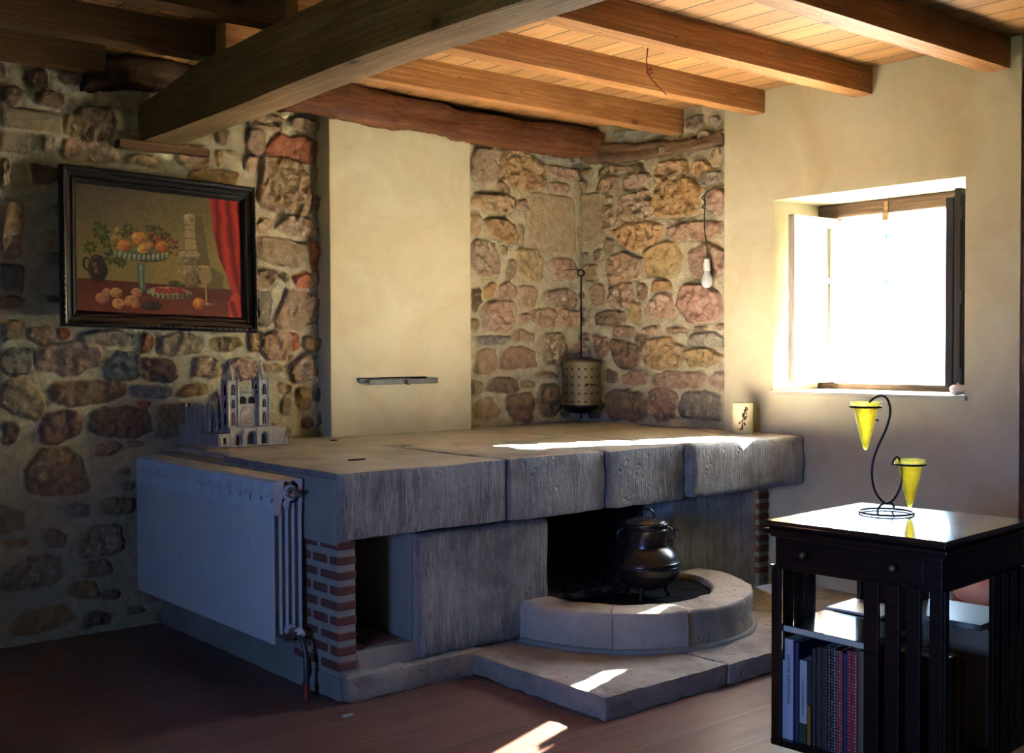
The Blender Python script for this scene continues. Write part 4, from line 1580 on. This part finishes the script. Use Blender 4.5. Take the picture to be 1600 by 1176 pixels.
# ------------------------------------------------------------------ hanging chestnut roaster
ro = thing('chestnut_roaster', (4.305, 4.560, 0.83), 'perforated cylindrical tin roaster with a long iron handle hanging in the corner', 'roaster')
w = MB()
cols = 18
rows = [0.030, 0.060, 0.099, 0.138, 0.175, 0.215]
zs = [0.028]
for r_ in (0.052, 0.096, 0.140, 0.184, 0.228):
    zs += [r_ - .0052, r_ + .0052]
zs += [0.258]
RR = 0.106
ang = []
for c in range(cols):
    a = 2 * math.pi * c / cols
    hwid = .0052 / RR
    ang += [a - hwid, a + hwid, a + math.pi / cols]
rings = [[w.bm.verts.new((RR * math.cos(a), RR * math.sin(a), z)) for a in ang] for z in zs]
for i in range(len(zs) - 1):
    for k in range(len(ang)):
        hole = (k % 3 == 0) and i % 2 == 1
        if not hole:
            k2 = (k + 1) % len(ang)
            w._face([rings[i][k], rings[i][k2], rings[i + 1][k2], rings[i + 1][k]])
o = w.build('drum', M['tin'], ro)
sol = o.modifiers.new('thickness', 'SOLIDIFY')
sol.thickness = 0.0015
MB().lathe([(RR - .010, .030), (RR - .010, .255)], n=40).build('hole_shade_lining', M['soot'], ro, smooth=True)  # dark sheet added behind the holes to stand for the shaded inside
w = MB()
w.lathe([(0.112, .256), (0.1125, .264), (0.108, .268), (0.085, .276), (0.05, .283), (0.012, .287), (0, .287)], n=48)
w.build('lid', M['tin'], ro, smooth=True)
w = MB()
w.lathe([(0.109, .034), (0.1095, .026), (0.100, .010), (0.072, -.008), (0.035, -.016), (0, -.018)], n=48)
w.build('bottom_pan', M['iron'], ro, smooth=True)
w = MB()
w.tube([(0, 0, .285), (.012, .012, .42), (.020, .020, .60), (.020, .020, .735)], .0048, n=10)
rr = .017
w.tube([(.020 + .767 * rr * math.cos(2 * math.pi * k / 20), .020 - .641 * rr * math.cos(2 * math.pi * k / 20), .752 + rr * math.sin(2 * math.pi * k / 20)) for k in range(20)], .0042, n=8, closed=True)
w.build('handle', M['iron'], ro, smooth=True)
w = MB()
w.tube([(-.048, -.098, .145), (-.030, -.112, .148), (.0, -.114, .140), (.045, -.106, .136)], .003, n=6)
w.cyl((-.050, -.090, .145), (-.046, -.104, .145), .006, n=10)
w.build('latch', M['iron'], ro)
w = MB()
w.tube([(.020, .020, .768), (.022, .06, .775), (.022, .15, .775)], .003, n=6)
w.build('wall_nail', M['iron'], ro)
w = MB()
w.tube([(0.0, 0.0, -.016), (0.0, 0.0, -.045)], .006, n=8)
w.build('bottom_pin', M['iron'], ro)

# ------------------------------------------------------------------ light bulb on its cord
bu = thing('light_bulb', (4.402, 3.752, 1.50), 'bare frosted light bulb hanging on a thin dark cord against the stone wall', 'light bulb')
w = MB()
w.lathe([(0, -.034), (.012, -.032), (.023, -.023), (.029, -.008), (.0295, .004), (.026, .018), (.019, .034), (.0155, .046), (.0150, .052)], n=28)
w.build('glass_bulb', plain('frosted_glass', (.58, .60, .64), .15, spec=.6, var=.01), bu, smooth=True)
w = MB()
w.lathe([(.0150, .050), (.0175, .052), (.0180, .090), (.0150, .094), (.0150, .108), (.008, .114), (0, .115)], n=24)
w.build('socket', M['white'], bu, smooth=True)
w = MB()
w.tube([(0, 0, .112), (-.001, -.002, .145), (.004, .006, .19), (.004, .018, .25), (.002, .020, .33), (.002, .014, .38), (.004, .022, .42), (.004, .005, .44), (.016, -.045, .462), (.030, -.085, .470)], .0028, n=6)
w.build('cord', M['cord'], bu, smooth=True)
w = MB()
w.tube([(.008, .020, .36), (-.004, .030, .37), (-.004, .010, .385), (.008, .022, .40), (-.004, .032, .415), (0, .012, .43), (.010, .0, .452)], .004, n=6)
w.build('cord_knot', M['cord'], bu, smooth=True)

# ------------------------------------------------------------------ candle with dried flower
ca_ = thing('pillar_candle', (4.292, 3.440, 0.7665), 'short cream pillar candle with a dark dried flower on its side, on the counter', 'candle')
w = MB()
w.lathe([(0, 0), (.046, 0), (.048, .003), (.048, .140), (.045, .144), (.038, .141), (0, .137)], n=44)
w.build('wax', plain('cream_wax', (.72, .62, .36), .45, var=.04), ca_, smooth=True)
w = MB()
rs = random.Random(3)


def onc(a, z, e=.0):
    th = R(-138 + 0) + a
    return ((.0485 + e) * math.cos(th), (.0485 + e) * math.sin(th), z)


w.tube([onc(-.25, .012), onc(-.10, .05), onc(.10, .09), onc(.30, .128)], .0016, n=5)
for k in range(34):
    z = .02 + .105 * rs.random()
    a = -.25 + .55 * (z - .012) / .116 + rs.uniform(-.33, .33) * (1 - abs(z - .06) / .09)
    g = bmesh.new()
    bmesh.ops.create_icosphere(g, subdivisions=1, radius=rs.uniform(.003, .0058))
    w.add(g, Matrix.Translation(onc(a, z)))
w.build('dried_flower', plain('dried_petals', (.08, .018, .02), .8), ca_)
w = MB()
w.tube([(0, 0, .135), (.001, 0, .150)], .0012, n=5)
w.build('wick', M['soot'], ca_)

# ------------------------------------------------------------------ sea shell on the sill
sh = MB()
rings = []
for k in range(90):
    t = k / 89
    a = t * 2 * math.pi * 3.2
    r = .004 + .026 * t ** 1.6
    rr = .003 + .020 * t ** 1.5
    rings.append(((r * math.cos(a), r * math.sin(a) * .9, .048 * (1 - t) + rr * .9), rr))
sh.tube([p for p, _ in rings], [r for _, r in rings], n=12)
o = sh.build('sea_shell', plain('pink_white_shell', (.72, .58, .56), .35, var=.15, scale=70), smooth=True)
o.location = (4.475, 2.462, 0.9695)
tag(o, 'pinkish white sea shell at the right end of the window sill', 'shell')

# ------------------------------------------------------------------ cord on the joist
w = MB()
w.tube([(3.122, 2.945, 2.280), (3.121, 2.950, 2.235), (3.124, 2.950, 2.196), (3.138, 2.945, 2.170), (3.160, 2.930, 2.140), (3.190, 2.915, 2.110)], .0022, n=6)
w.tube([(3.124, 2.948, 2.196), (3.135, 2.94, 2.200), (3.142, 2.942, 2.188), (3.130, 2.95, 2.180), (3.122, 2.95, 2.190), (3.133, 2.94, 2.205)], .0026, n=6)
tag(w.build('hanging_cord', M['red_cord'], smooth=True), 'short red cord with a knot dangling from a ceiling joist', 'cord')

# ------------------------------------------------------------------ three-legged pot
pot = thing('cooking_pot', (3.262, 3.088, 0.199), 'black cast iron pot with lid and three legs standing in the hearth', 'pot')
w = MB()
w.lathe([(0, .030), (.045, .032), (.085, .046), (.115, .072), (.130, .100), (.1345, .118), (.1355, .121), (.1375, .123), (.1375, .127), (.1355, .129), (.1345, .136), (.1345, .138), (.1365, .140), (.1365, .143), (.133, .146), (.128, .158), (.118, .173), (.104, .187), (.091, .195), (.0855, .199), (.084, .206), (.0845, .262), (.087, .266), (.0845, .270), (.087, .274), (.089, .279), (.088, .286), (.084, .287)], n=64)
w.build('body', M['cast'], pot, smooth=True)
w = MB()
w.lathe([(.088, .286), (.0895, .290), (.087, .294), (.078, .295), (.074, .299), (.055, .302), (.050, .306), (.020, .309), (0, .310)], n=64)
lid = w.build('lid', M['cast'], pot, smooth=True)
w = MB()
w.tube([(.030 * math.cos(t) * .767 + .004, -.030 * math.cos(t) * .641, .308 + .036 * math.sin(t)) for t in [math.pi * k / 12 for k in range(13)]], .0042, n=8)
w.build('lid_handle', M['iron'], lid, smooth=True)
for lx, ly in ((.080, .004), (-.028, -.082), (-.062, .066)):
    X, Y = lx * .767 + ly * .641, -lx * .641 + ly * .767
    w = MB()
    w.tube([(X * .80, Y * .80, .062), (X * .98, Y * .98, .030), (X * 1.12, Y * 1.12, 0.0)], [.014, .010, .0085], n=10)
    w.build('leg', M['cast'], pot, smooth=True)
for s in (-1, 1):
    w = MB()
    pts = []
    for k in range(11):
        t = math.pi * (k / 10) - math.pi / 2
        r = .083 + .028 * math.cos(t)
        pts.append((s * r * .767, -s * r * .641, .243 + .026 * math.sin(t)))
    w.tube(pts, .005, n=8)
    if s == 1:
        w.cyl((.090 * .767, -.090 * .641, .262), (.130 * .767, -.130 * .641, .258), .0035, n=8)
        w.cyl((.110 * .767, -.110 * .641, .256), (.110 * .767, -.110 * .641, .268), .005, n=8)
    w.build('ear', M['iron'], pot, smooth=True)

# ------------------------------------------------------------------ chips lying about
rs = random.Random(12)
for x, y, z, s_, m_, lb in ((2.255, 3.585, .7625, .022, 'soot', 'small dark flake of stone lying on the left part of the counter'),
                            (2.66, 4.42, .7625, .010, 'soot', 'tiny dark crumb on the counter near the foot of the chimney breast'),
                            (1.92, 3.12, .0005, .012, 'slab_top', 'pale chip on the wooden floor in front of the fireplace corner')):
    w = MB()
    pts = [(s_ * (1 + .35 * rs.random()) * math.cos(a) * 1.5, s_ * (.6 + .3 * rs.random()) * math.sin(a)) for a in [2 * math.pi * k / 9 for k in range(9)]]
    w.prism(pts, 0, .004)
    o = w.build('stone_chip', M[m_])
    o.location = (x, y, z)
    tag(o, lb, 'chip', 'loose chips of stone')

# ------------------------------------------------------------------ revolving bookcase
BC, BR = (2.80, 1.71), R(4)
bk = thing('revolving_bookcase', (BC[0], BC[1], 0.0), 'dark square revolving bookcase with slatted sides full of books, at the right edge', 'bookcase', BR)
gloss = M['dark_wood']
top_m = N('polished_table_top', 0.16, spec=0.75)
v_ = top_m.coord((14, 1, 1))
top_m.col(top_m.mix(top_m.noise(v_, 2.5, 5, .6, .6), (.035, .012, .008), (.07, .025, .016)))
top_m.b.inputs['Coat Weight'].default_value = 0.6
top_m.b.inputs['Coat Roughness'].default_value = 0.06
top_m.bump(top_m.noise(top_m.coord(), 60, 3), .05, .002)
w = MB()
w.box(-.255, .255, -.255, .255, .688, .700, bev=.0035)
w.build('top', top_m.m, bk)
w = MB()
w.box(-.250, .250, -.250, .250, .679, .688, bev=.003)
w.box(-.262, .262, -.262, .262, .664, .679, bev=.006, seg=3)
w.box(-.246, .246, -.246, .246, .656, .664, bev=.003)
w.build('moulding', gloss, bk)
w = MB()
w.box(-.236, .236, -.236, .236, .568, .656, bev=.002)
w.build('apron', gloss, bk)
w = MB()
w.box(-.240, -.236, -.190, .190, .585, .645, bev=.0015)
dr = w.build('drawer', gloss, bk)
for yy in (.141, -.115):
    w = MB()
    w.lathe([(0, 0), (.004, 0), (.005, .006), (.010, .010), (.011, .015), (.007, .020), (0, .021)], n=18, M=Matrix.Translation((-.240, yy, .618)) @ Matrix.Rotation(R(-90), 4, 'Y'))
    w.build('knob', M['brass'], dr, smooth=True)
w = MB()
w.box(-.245, .245, -.245, .245, .085, .103, bev=.003)
w.build('bottom_board', gloss, bk)
slab_ = []
for q in range(4):
    ca4, sa4 = ((1, 0), (0, 1), (-1, 0), (0, -1))[q]
    for yy, hh in ((.2275, .011), (-.053, .020), (-.110, .019), (-.166, .019), (-.2245, .0155)):
        x, y = -.240, yy
        X, Y = x * ca4 - y * sa4, x * sa4 + y * ca4
        hx, hy = (.006, hh) if q % 2 == 0 else (hh, .006)
        slab_.append((X, Y, hx, hy))
for (x, y, hx, hy) in slab_:
    w = MB()
    w.box(x - hx, x + hx, y - hy, y + hy, .098, .575, bev=.0015)
    w.build('slat', gloss, bk)
w = MB()
w.box(-.020, .020, -.020, .020, .103, .57)
w.box(-.006, .006, .02, .16, .103, .36)
w.build('spindle', gloss, bk)
w = MB()
w.cyl((0, 0, .03), (0, 0, .086), .035, n=24)
for s in (0, 90):
    w.box(-.21, .21, -.022, .022, .02, .06, bev=.006, M=Matrix.Rotation(R(s + 45), 4, 'Z'))
foot = w.build('pedestal', gloss, bk)
for s in (45, 135, 225, 315):
    w = MB()
    w.box(.165, .215, -.025, .025, 0.0, .086, bev=.005, M=Matrix.Rotation(R(s), 4, 'Z'))
    w.build('foot', gloss, bk)
w = MB()
w.cyl((-.246, .236, .578), (-.260, .236, .580), .003, n=8)
w.cyl((-.250, .243, .577), (-.250, .228, .578), .0035, n=8)
w.build('catch', M['chrome'], bk)
bkM = Matrix.Translation((BC[0], BC[1], 0)) @ Matrix.Rotation(BR, 4, 'Z')


def cover_mat(name, c, rough=.4, dots=None):
    k = N(name, rough, spec=.5)
    if dots:
        v = k.coord((1, 1, 1))
        vo = k.n('ShaderNodeTexVoronoi')
        vo.inputs['Scale'].default_value = 120
        vo.inputs['Randomness'].default_value = 0.15
        k.l(v, vo.inputs['Vector'])
        d = k.ramp(vo.outputs['Distance'], [(0.24, (1, 1, 1)), (0.34, (0, 0, 0))])
        k.col(k.mix(d, c, dots))
    else:
        v = k.coord()
        k.col(k.mix(k.noise(v, 12, 3), tuple(a * .85 for a in c), tuple(min(1, a * 1.12) for a in c)))
    return k.m


paper = plain('book_paper', (.62, .55, .42), .8, var=.08, scale=200)


def book(label, org, thick, height, depth, mat, face='AB', lean=0.0, name='book', group='books in the revolving bookcase'):
    """a standing book; org = (position along the shelf, offset inward, base z) in the bookcase frame.
    local x = thickness, local -y = spine side, z up"""
    a, b, z = org
    if face == 'AB':
        p = Vector((-.226 + b, a, z))
        rz = R(-90)
    else:
        p = Vector((a, -.226 + b, z))
        rz = 0.0
    Mw = bkM @ Matrix.Translation(p) @ Matrix.Rotation(rz, 4, 'Z') @ Matrix.Rotation(lean, 4, 'Y')
    root = bpy.data.objects.new(name, None)
    COL.objects.link(root)
    root.empty_display_size = .03
    root.matrix_world = Mw
    tag(root, label, 'book', group)
    t = thick / 2
    w = MB()
    w.box(-t, -t + .0022, 0, depth, 0, height)
    w.box(t - .0022, t, 0, depth, 0, height)
    w.prism([(-t, .003), (-t * .8, 0.0), (0, -.0018), (t * .8, 0.0), (t, .003), (t - .0022, .005), (-t + .0022, .005)], 0, height, 'z')
    c = w.build('cover', mat, root)
    w = MB()
    w.box(-t + .0022, t - .0022, .004, depth - .004, .003, height - .003)
    w.build('pages', paper, root)
    return root


def flat_book(label, cx, cy, z, sx, sy, th, mat, rz=0.0, name='book', tilt=(0, 0)):
    root = bpy.data.objects.new(name, None)
    COL.objects.link(root)
    root.empty_display_size = .03
    root.matrix_world = bkM @ Matrix.Translation((cx, cy, z)) @ Matrix.Rotation(rz, 4, 'Z') @ Matrix.Rotation(tilt[0], 4, 'X') @ Matrix.Rotation(tilt[1], 4, 'Y')
    tag(root, label, 'book', 'books in the revolving bookcase')
    w = MB()
    w.box(-sx / 2, sx / 2, -sy / 2, sy / 2, th - .0022, th)
    w.box(-sx / 2, sx / 2, -sy / 2, sy / 2, 0, .0022)
    w.box(sx / 2 - .003, sx / 2, -sy / 2, sy / 2, 0, th)
    w.build('cover', mat, root)
    w = MB()
    w.box(-sx / 2 + .003, sx / 2 - .003, -sy / 2 + .003, sy / 2 - .003, .0022, th - .0022)
    w.build('pages', paper, root)
    return root


def spine_text(root, txt, size, z, color, x=0.0, front=False):
    cu = bpy.data.curves.new('spine_title', 'FONT')
    cu.body = txt
    cu.size = size
    cu.align_x = 'CENTER'
    cu.align_y = 'CENTER'
    cu.extrude = 0.0002
    to = bpy.data.objects.new('tmp_title', cu)
    COL.objects.link(to)
    bpy.context.view_layer.update()
    dg = bpy.context.evaluated_depsgraph_get()
    me = bpy.data.meshes.new_from_object(to.evaluated_get(dg))
    me.name = 'spine_title'
    bpy.data.objects.remove(to)
    me.materials.clear()
    o = link_mesh('spine_title', me, color, root)
    # text runs down the spine, facing -y
    o.matrix_local = Matrix.Translation((x, -.0024, z)) @ Matrix.Rotation(R(90), 4, 'X') @ Matrix.Rotation(R(-90), 4, 'Z')
    return o


zb = .1035
c_ink = plain('dark_ink', (.03, .03, .04), .6)
c_pale = cover_mat('pale_lilac_cover', (.52, .50, .57))
c_grey = cover_mat('pale_grey_cover', (.45, .48, .51))
c_navy = cover_mat('navy_cover', (.015, .012, .07))
c_white = cover_mat('white_cover', (.50, .48, .50))
c_green = cover_mat('dark_green_cover', (.01, .06, .035))
c_black = cover_mat('black_cover', (.012, .012, .013))
c_orange = cover_mat('orange_cover', (.42, .14, .02))
c_bd = cover_mat('black_dotted_cover', (.014, .012, .012), dots=(.42, .42, .42))
c_dd = cover_mat('dim_dotted_cover', (.02, .015, .014), dots=(.12, .07, .05))
c_rd = cover_mat('red_dotted_cover', (.30, .02, .025), dots=(.55, .42, .38))
c_tan = cover_mat('tan_cover', (.16, .12, .07))
c_cream = cover_mat('cream_cover', (.55, .42, .28))
c_brown = cover_mat('brown_orange_cover', (.26, .09, .03))
c_dred = cover_mat('dark_red_cover', (.10, .015, .015))
b = book('thin pale grey book at the left end of the spines, behind the corner slat', (.2215, 0, zb), .018, .215, .15, c_grey)
spine_text(b, 'LA MIRADA DEL OTRO', .0085, .115, c_ink)
b = book('tall pale lilac book with dark capitals down its spine', (.199, 0, zb), .026, .275, .17, c_pale)
spine_text(b, 'SANGRE DERRAMADA', .0135, .165, c_ink)
book('tall slim navy blue book between two pale ones', (.1765, 0, zb), .016, .270, .17, c_navy)
b = book('shorter white-spined book whose foot is dark green', (.1545, 0, zb), .022, .225, .15, c_white)
spine_text(b, 'EL HIJO DEL ACORDEONISTA', .0075, .125, c_ink)
w = MB()
w.box(-.0112, .0112, -.0022, .03, 0.0, .055)
w.build('green_foot', c_green, b)
book('small orange-spined book, the shortest in the row', (.1375, 0, zb), .009, .105, .12, c_orange)
book('black book next to the small orange one', (.1260, .004, zb), .012, .262, .16, c_black)
book('black book leaning against the dim speckled one', (.1130, .004, zb), .012, .268, .16, c_black)
book('dim brown speckled book in the middle of the row', (.0935, 0, zb), .024, .272, .17, c_dd)
book('black book with grey dots in the middle of the row', (.0685, 0, zb), .024, .276, .17, c_bd)
book('slim red book with pale dots beside the black dotted one', (.0465, 0, zb), .016, .272, .17, c_rd)
book('slim navy book squeezed between two red dotted ones', (.0315, 0, zb), .012, .268, .17, c_navy)
book('thick red book with pale dots near the right end of the row', (.0090, 0, zb), .030, .276, .17, c_rd)
book('dull tan book at the right end of the left row, partly behind a slat', (-.0190, 0, zb), .022, .282, .17, c_tan)
gl = N('glossy_dark_cover', .12, spec=.8, color=(.02, .018, .035))
gl.b.inputs['Coat Weight'].default_value = .8
gl.b.inputs['Coat Roughness'].default_value = .05
flat_book('glossy dark book lying flat on top of the left row of books', -.108, .100, .3925, .235, .258, .020, gl.m, tilt=(R(1.5), 0))
pb = N('blue_lit_glossy_cover', .30, spec=.7, color=(.32, .40, .46))  # bluish reflection on the cover put into its base colour
flat_book('glossy book tinted by its blue-grey reflection lying flat over the cream book on the right', .115, -.108, .4350, .230, .240, .016, pb.m)
flat_book('white magazine lying flat behind the glossy dark book', .105, .150, .4150, .16, .17, .006, cover_mat('white_magazine', (.62, .62, .62)))
# right-hand side of the case
book('big cream book standing behind the others on the right side of the case', (.098, .004, zb), .026, .318, .215, c_cream, face='BD')
book('dark book with grey page edges beside the corner post', (-.165, .006, zb), .050, .292, .16, c_black, face='BD')
book('slim brown-orange book on the right side of the case', (-.105, .010, zb), .014, .288, .16, c_brown, face='BD')
book('black book between the brown-orange and the dark red book', (-.085, .012, zb), .022, .284, .16, c_black, face='BD')
book('dark red book leaning towards the big cream one', (-.062, .010, zb), .018, .265, .16, c_dred, face='BD')
# books of the far compartments carry the flat ones
book('tan book in the far compartment, under the white magazine', (.105, .30, zb), .030, .309, .15, c_tan, face='BD')
book('dark green book on the far side of the case', (.150, .30, zb), .026, .309, .15, c_green, face='BD')
book('dark red book in the back compartment beneath the magazine', (.060, .30, zb), .030, .309, .15, c_dred, face='BD')

# ------------------------------------------------------------------ candle stand on the bookcase
st = thing('wire_candle_stand', (2.882, 1.799, 0.7003), 'black S-shaped wire stand with two rings, on top of the bookcase', 'candle stand')
ex = Vector((.767, -.641, 0))


def S(u, z, d=0.0):
    return tuple(ex * u + Vector((.641, .767, 0)) * d + Vector((0, 0, z)))


def smooth_path(pts, n=6):
    out = []
    P = [Vector(p) for p in pts]
    for i in range(len(P) - 1):
        p0, p1, p2, p3 = P[max(i - 1, 0)], P[i], P[i + 1], P[min(i + 2, len(P) - 1)]
        for k in range(n):
            t = k / n
            out.append(0.5 * ((2 * p1) + (-p0 + p2) * t + (2 * p0 - 5 * p1 + 4 * p2 - p3) * t * t + (-p0 + 3 * p1 - 3 * p2 + p3) * t ** 3))
    out.append(P[-1])
    return out


w = MB()
w.tube(smooth_path([S(-.018, .262, .020), S(-.028, .270, .038), S(-.038, .300, .045), S(-.034, .322, .020), S(-.016, .3335), S(.002, .322), S(.010, .288), S(.000, .244), S(-.024, .190), S(-.038, .149), S(-.041, .109), S(-.034, .068), S(-.017, .040), S(.002, .029), S(.023, .043), S(.040, .078), S(.045, .113), S(.041, .144), S(.030, .1595), S(.020, .150), S(.017, .136)]), .0032, n=10)
w.build('wire', M['iron'], st, smooth=True)
w = MB()
w.tube([S(.074 * math.cos(2 * math.pi * k / 40), .004, .074 * math.sin(2 * math.pi * k / 40)) for k in range(40)], .0030, n=8, closed=True)
w.tube(smooth_path([S(-.042, .004, -.060), S(-.034, .014, -.030), S(-.016, .027, -.010), S(.002, .030, 0), S(.018, .027, .008), S(.030, .014, .026), S(.036, .004, .064)]), .0030, n=8)
w.build('base', M['iron'], st, smooth=True)
for cu_, cz in ((-.0595, .302), (.0665, .139)):
    w = MB()
    w.tube([S(cu_ + .042 * math.cos(2 * math.pi * k / 36), cz, .042 * math.sin(2 * math.pi * k / 36)) for k in range(36)], .0032, n=8, closed=True)
    w.build('cup_ring', M['iron'], st, smooth=True)
amber = bpy.data.materials.new('yellow_glass')
amber.use_nodes = True
nt = amber.node_tree
pb_ = nt.nodes['Principled BSDF']
pb_.inputs['Base Color'].default_value = (.80, .66, .13, 1)
pb_.inputs['Transmission Weight'].default_value = 1.0
pb_.inputs['Roughness'].default_value = .08
pb_.inputs['IOR'].default_value = 1.25
no_ = nt.nodes.new('ShaderNodeTexNoise')
no_.inputs['Scale'].default_value = 90
bp_ = nt.nodes.new('ShaderNodeBump')
bp_.inputs['Strength'].default_value = .9
bp_.inputs['Distance'].default_value = .002
nt.links.new(no_.outputs[0], bp_.inputs['Height'])
nt.links.new(bp_.outputs[0], pb_.inputs['Normal'])
for cu_, cz, lb in ((-.0595, .302, 'yellow glass cone cup in the upper ring of the wire stand'), (.0665, .139, 'yellow glass cone cup in the lower ring of the wire stand')):
    g = MB()
    po = [(.0435, .013), (.0415, .004), (.0370, -.002), (.0315, -.008), (.0290, -.028), (.0255, -.041), (.0180, -.075), (.0110, -.105), (.0060, -.120), (.0, -.124)]
    pi_ = [(.0, -.118), (.0035, -.114), (.0085, -.102), (.0155, -.073), (.0230, -.041), (.0265, -.028), (.0290, -.007), (.0345, -.001), (.0390, .005), (.0410, .013)]
    g.lathe(po, n=40)
    g.lathe(pi_, n=40)
    g.lathe([(.0410, .013), (.0422, .0142), (.0435, .013)], n=40)
    o = g.build('glass_cup', amber, smooth=True, merge=True)
    o.location = Vector(st.location) + Vector(S(cu_, cz))
    tag(o, lb, 'glass cup', 'yellow glass cups in the wire stand')

# ------------------------------------------------------------------ red seat beyond the bookcase
rc = thing('upholstered_stool', (3.82, 1.79, 0), 'low red upholstered stool glimpsed through the slats behind the bookcase', 'stool')
w = MB()
w.lathe([(0, .20), (.27, .20), (.285, .215), (.29, .28), (.285, .325), (.26, .350), (.18, .362), (0, .366)], n=48)
w.build('seat', M['red'], rc, smooth=True)
for k in range(4):
    a = math.pi / 4 + k * math.pi / 2
    w = MB()
    w.cyl((.20 * math.cos(a), .20 * math.sin(a), .205), (.23 * math.cos(a), .23 * math.sin(a), 0), .020, .014, n=12)
    w.build('leg', gloss, rc)
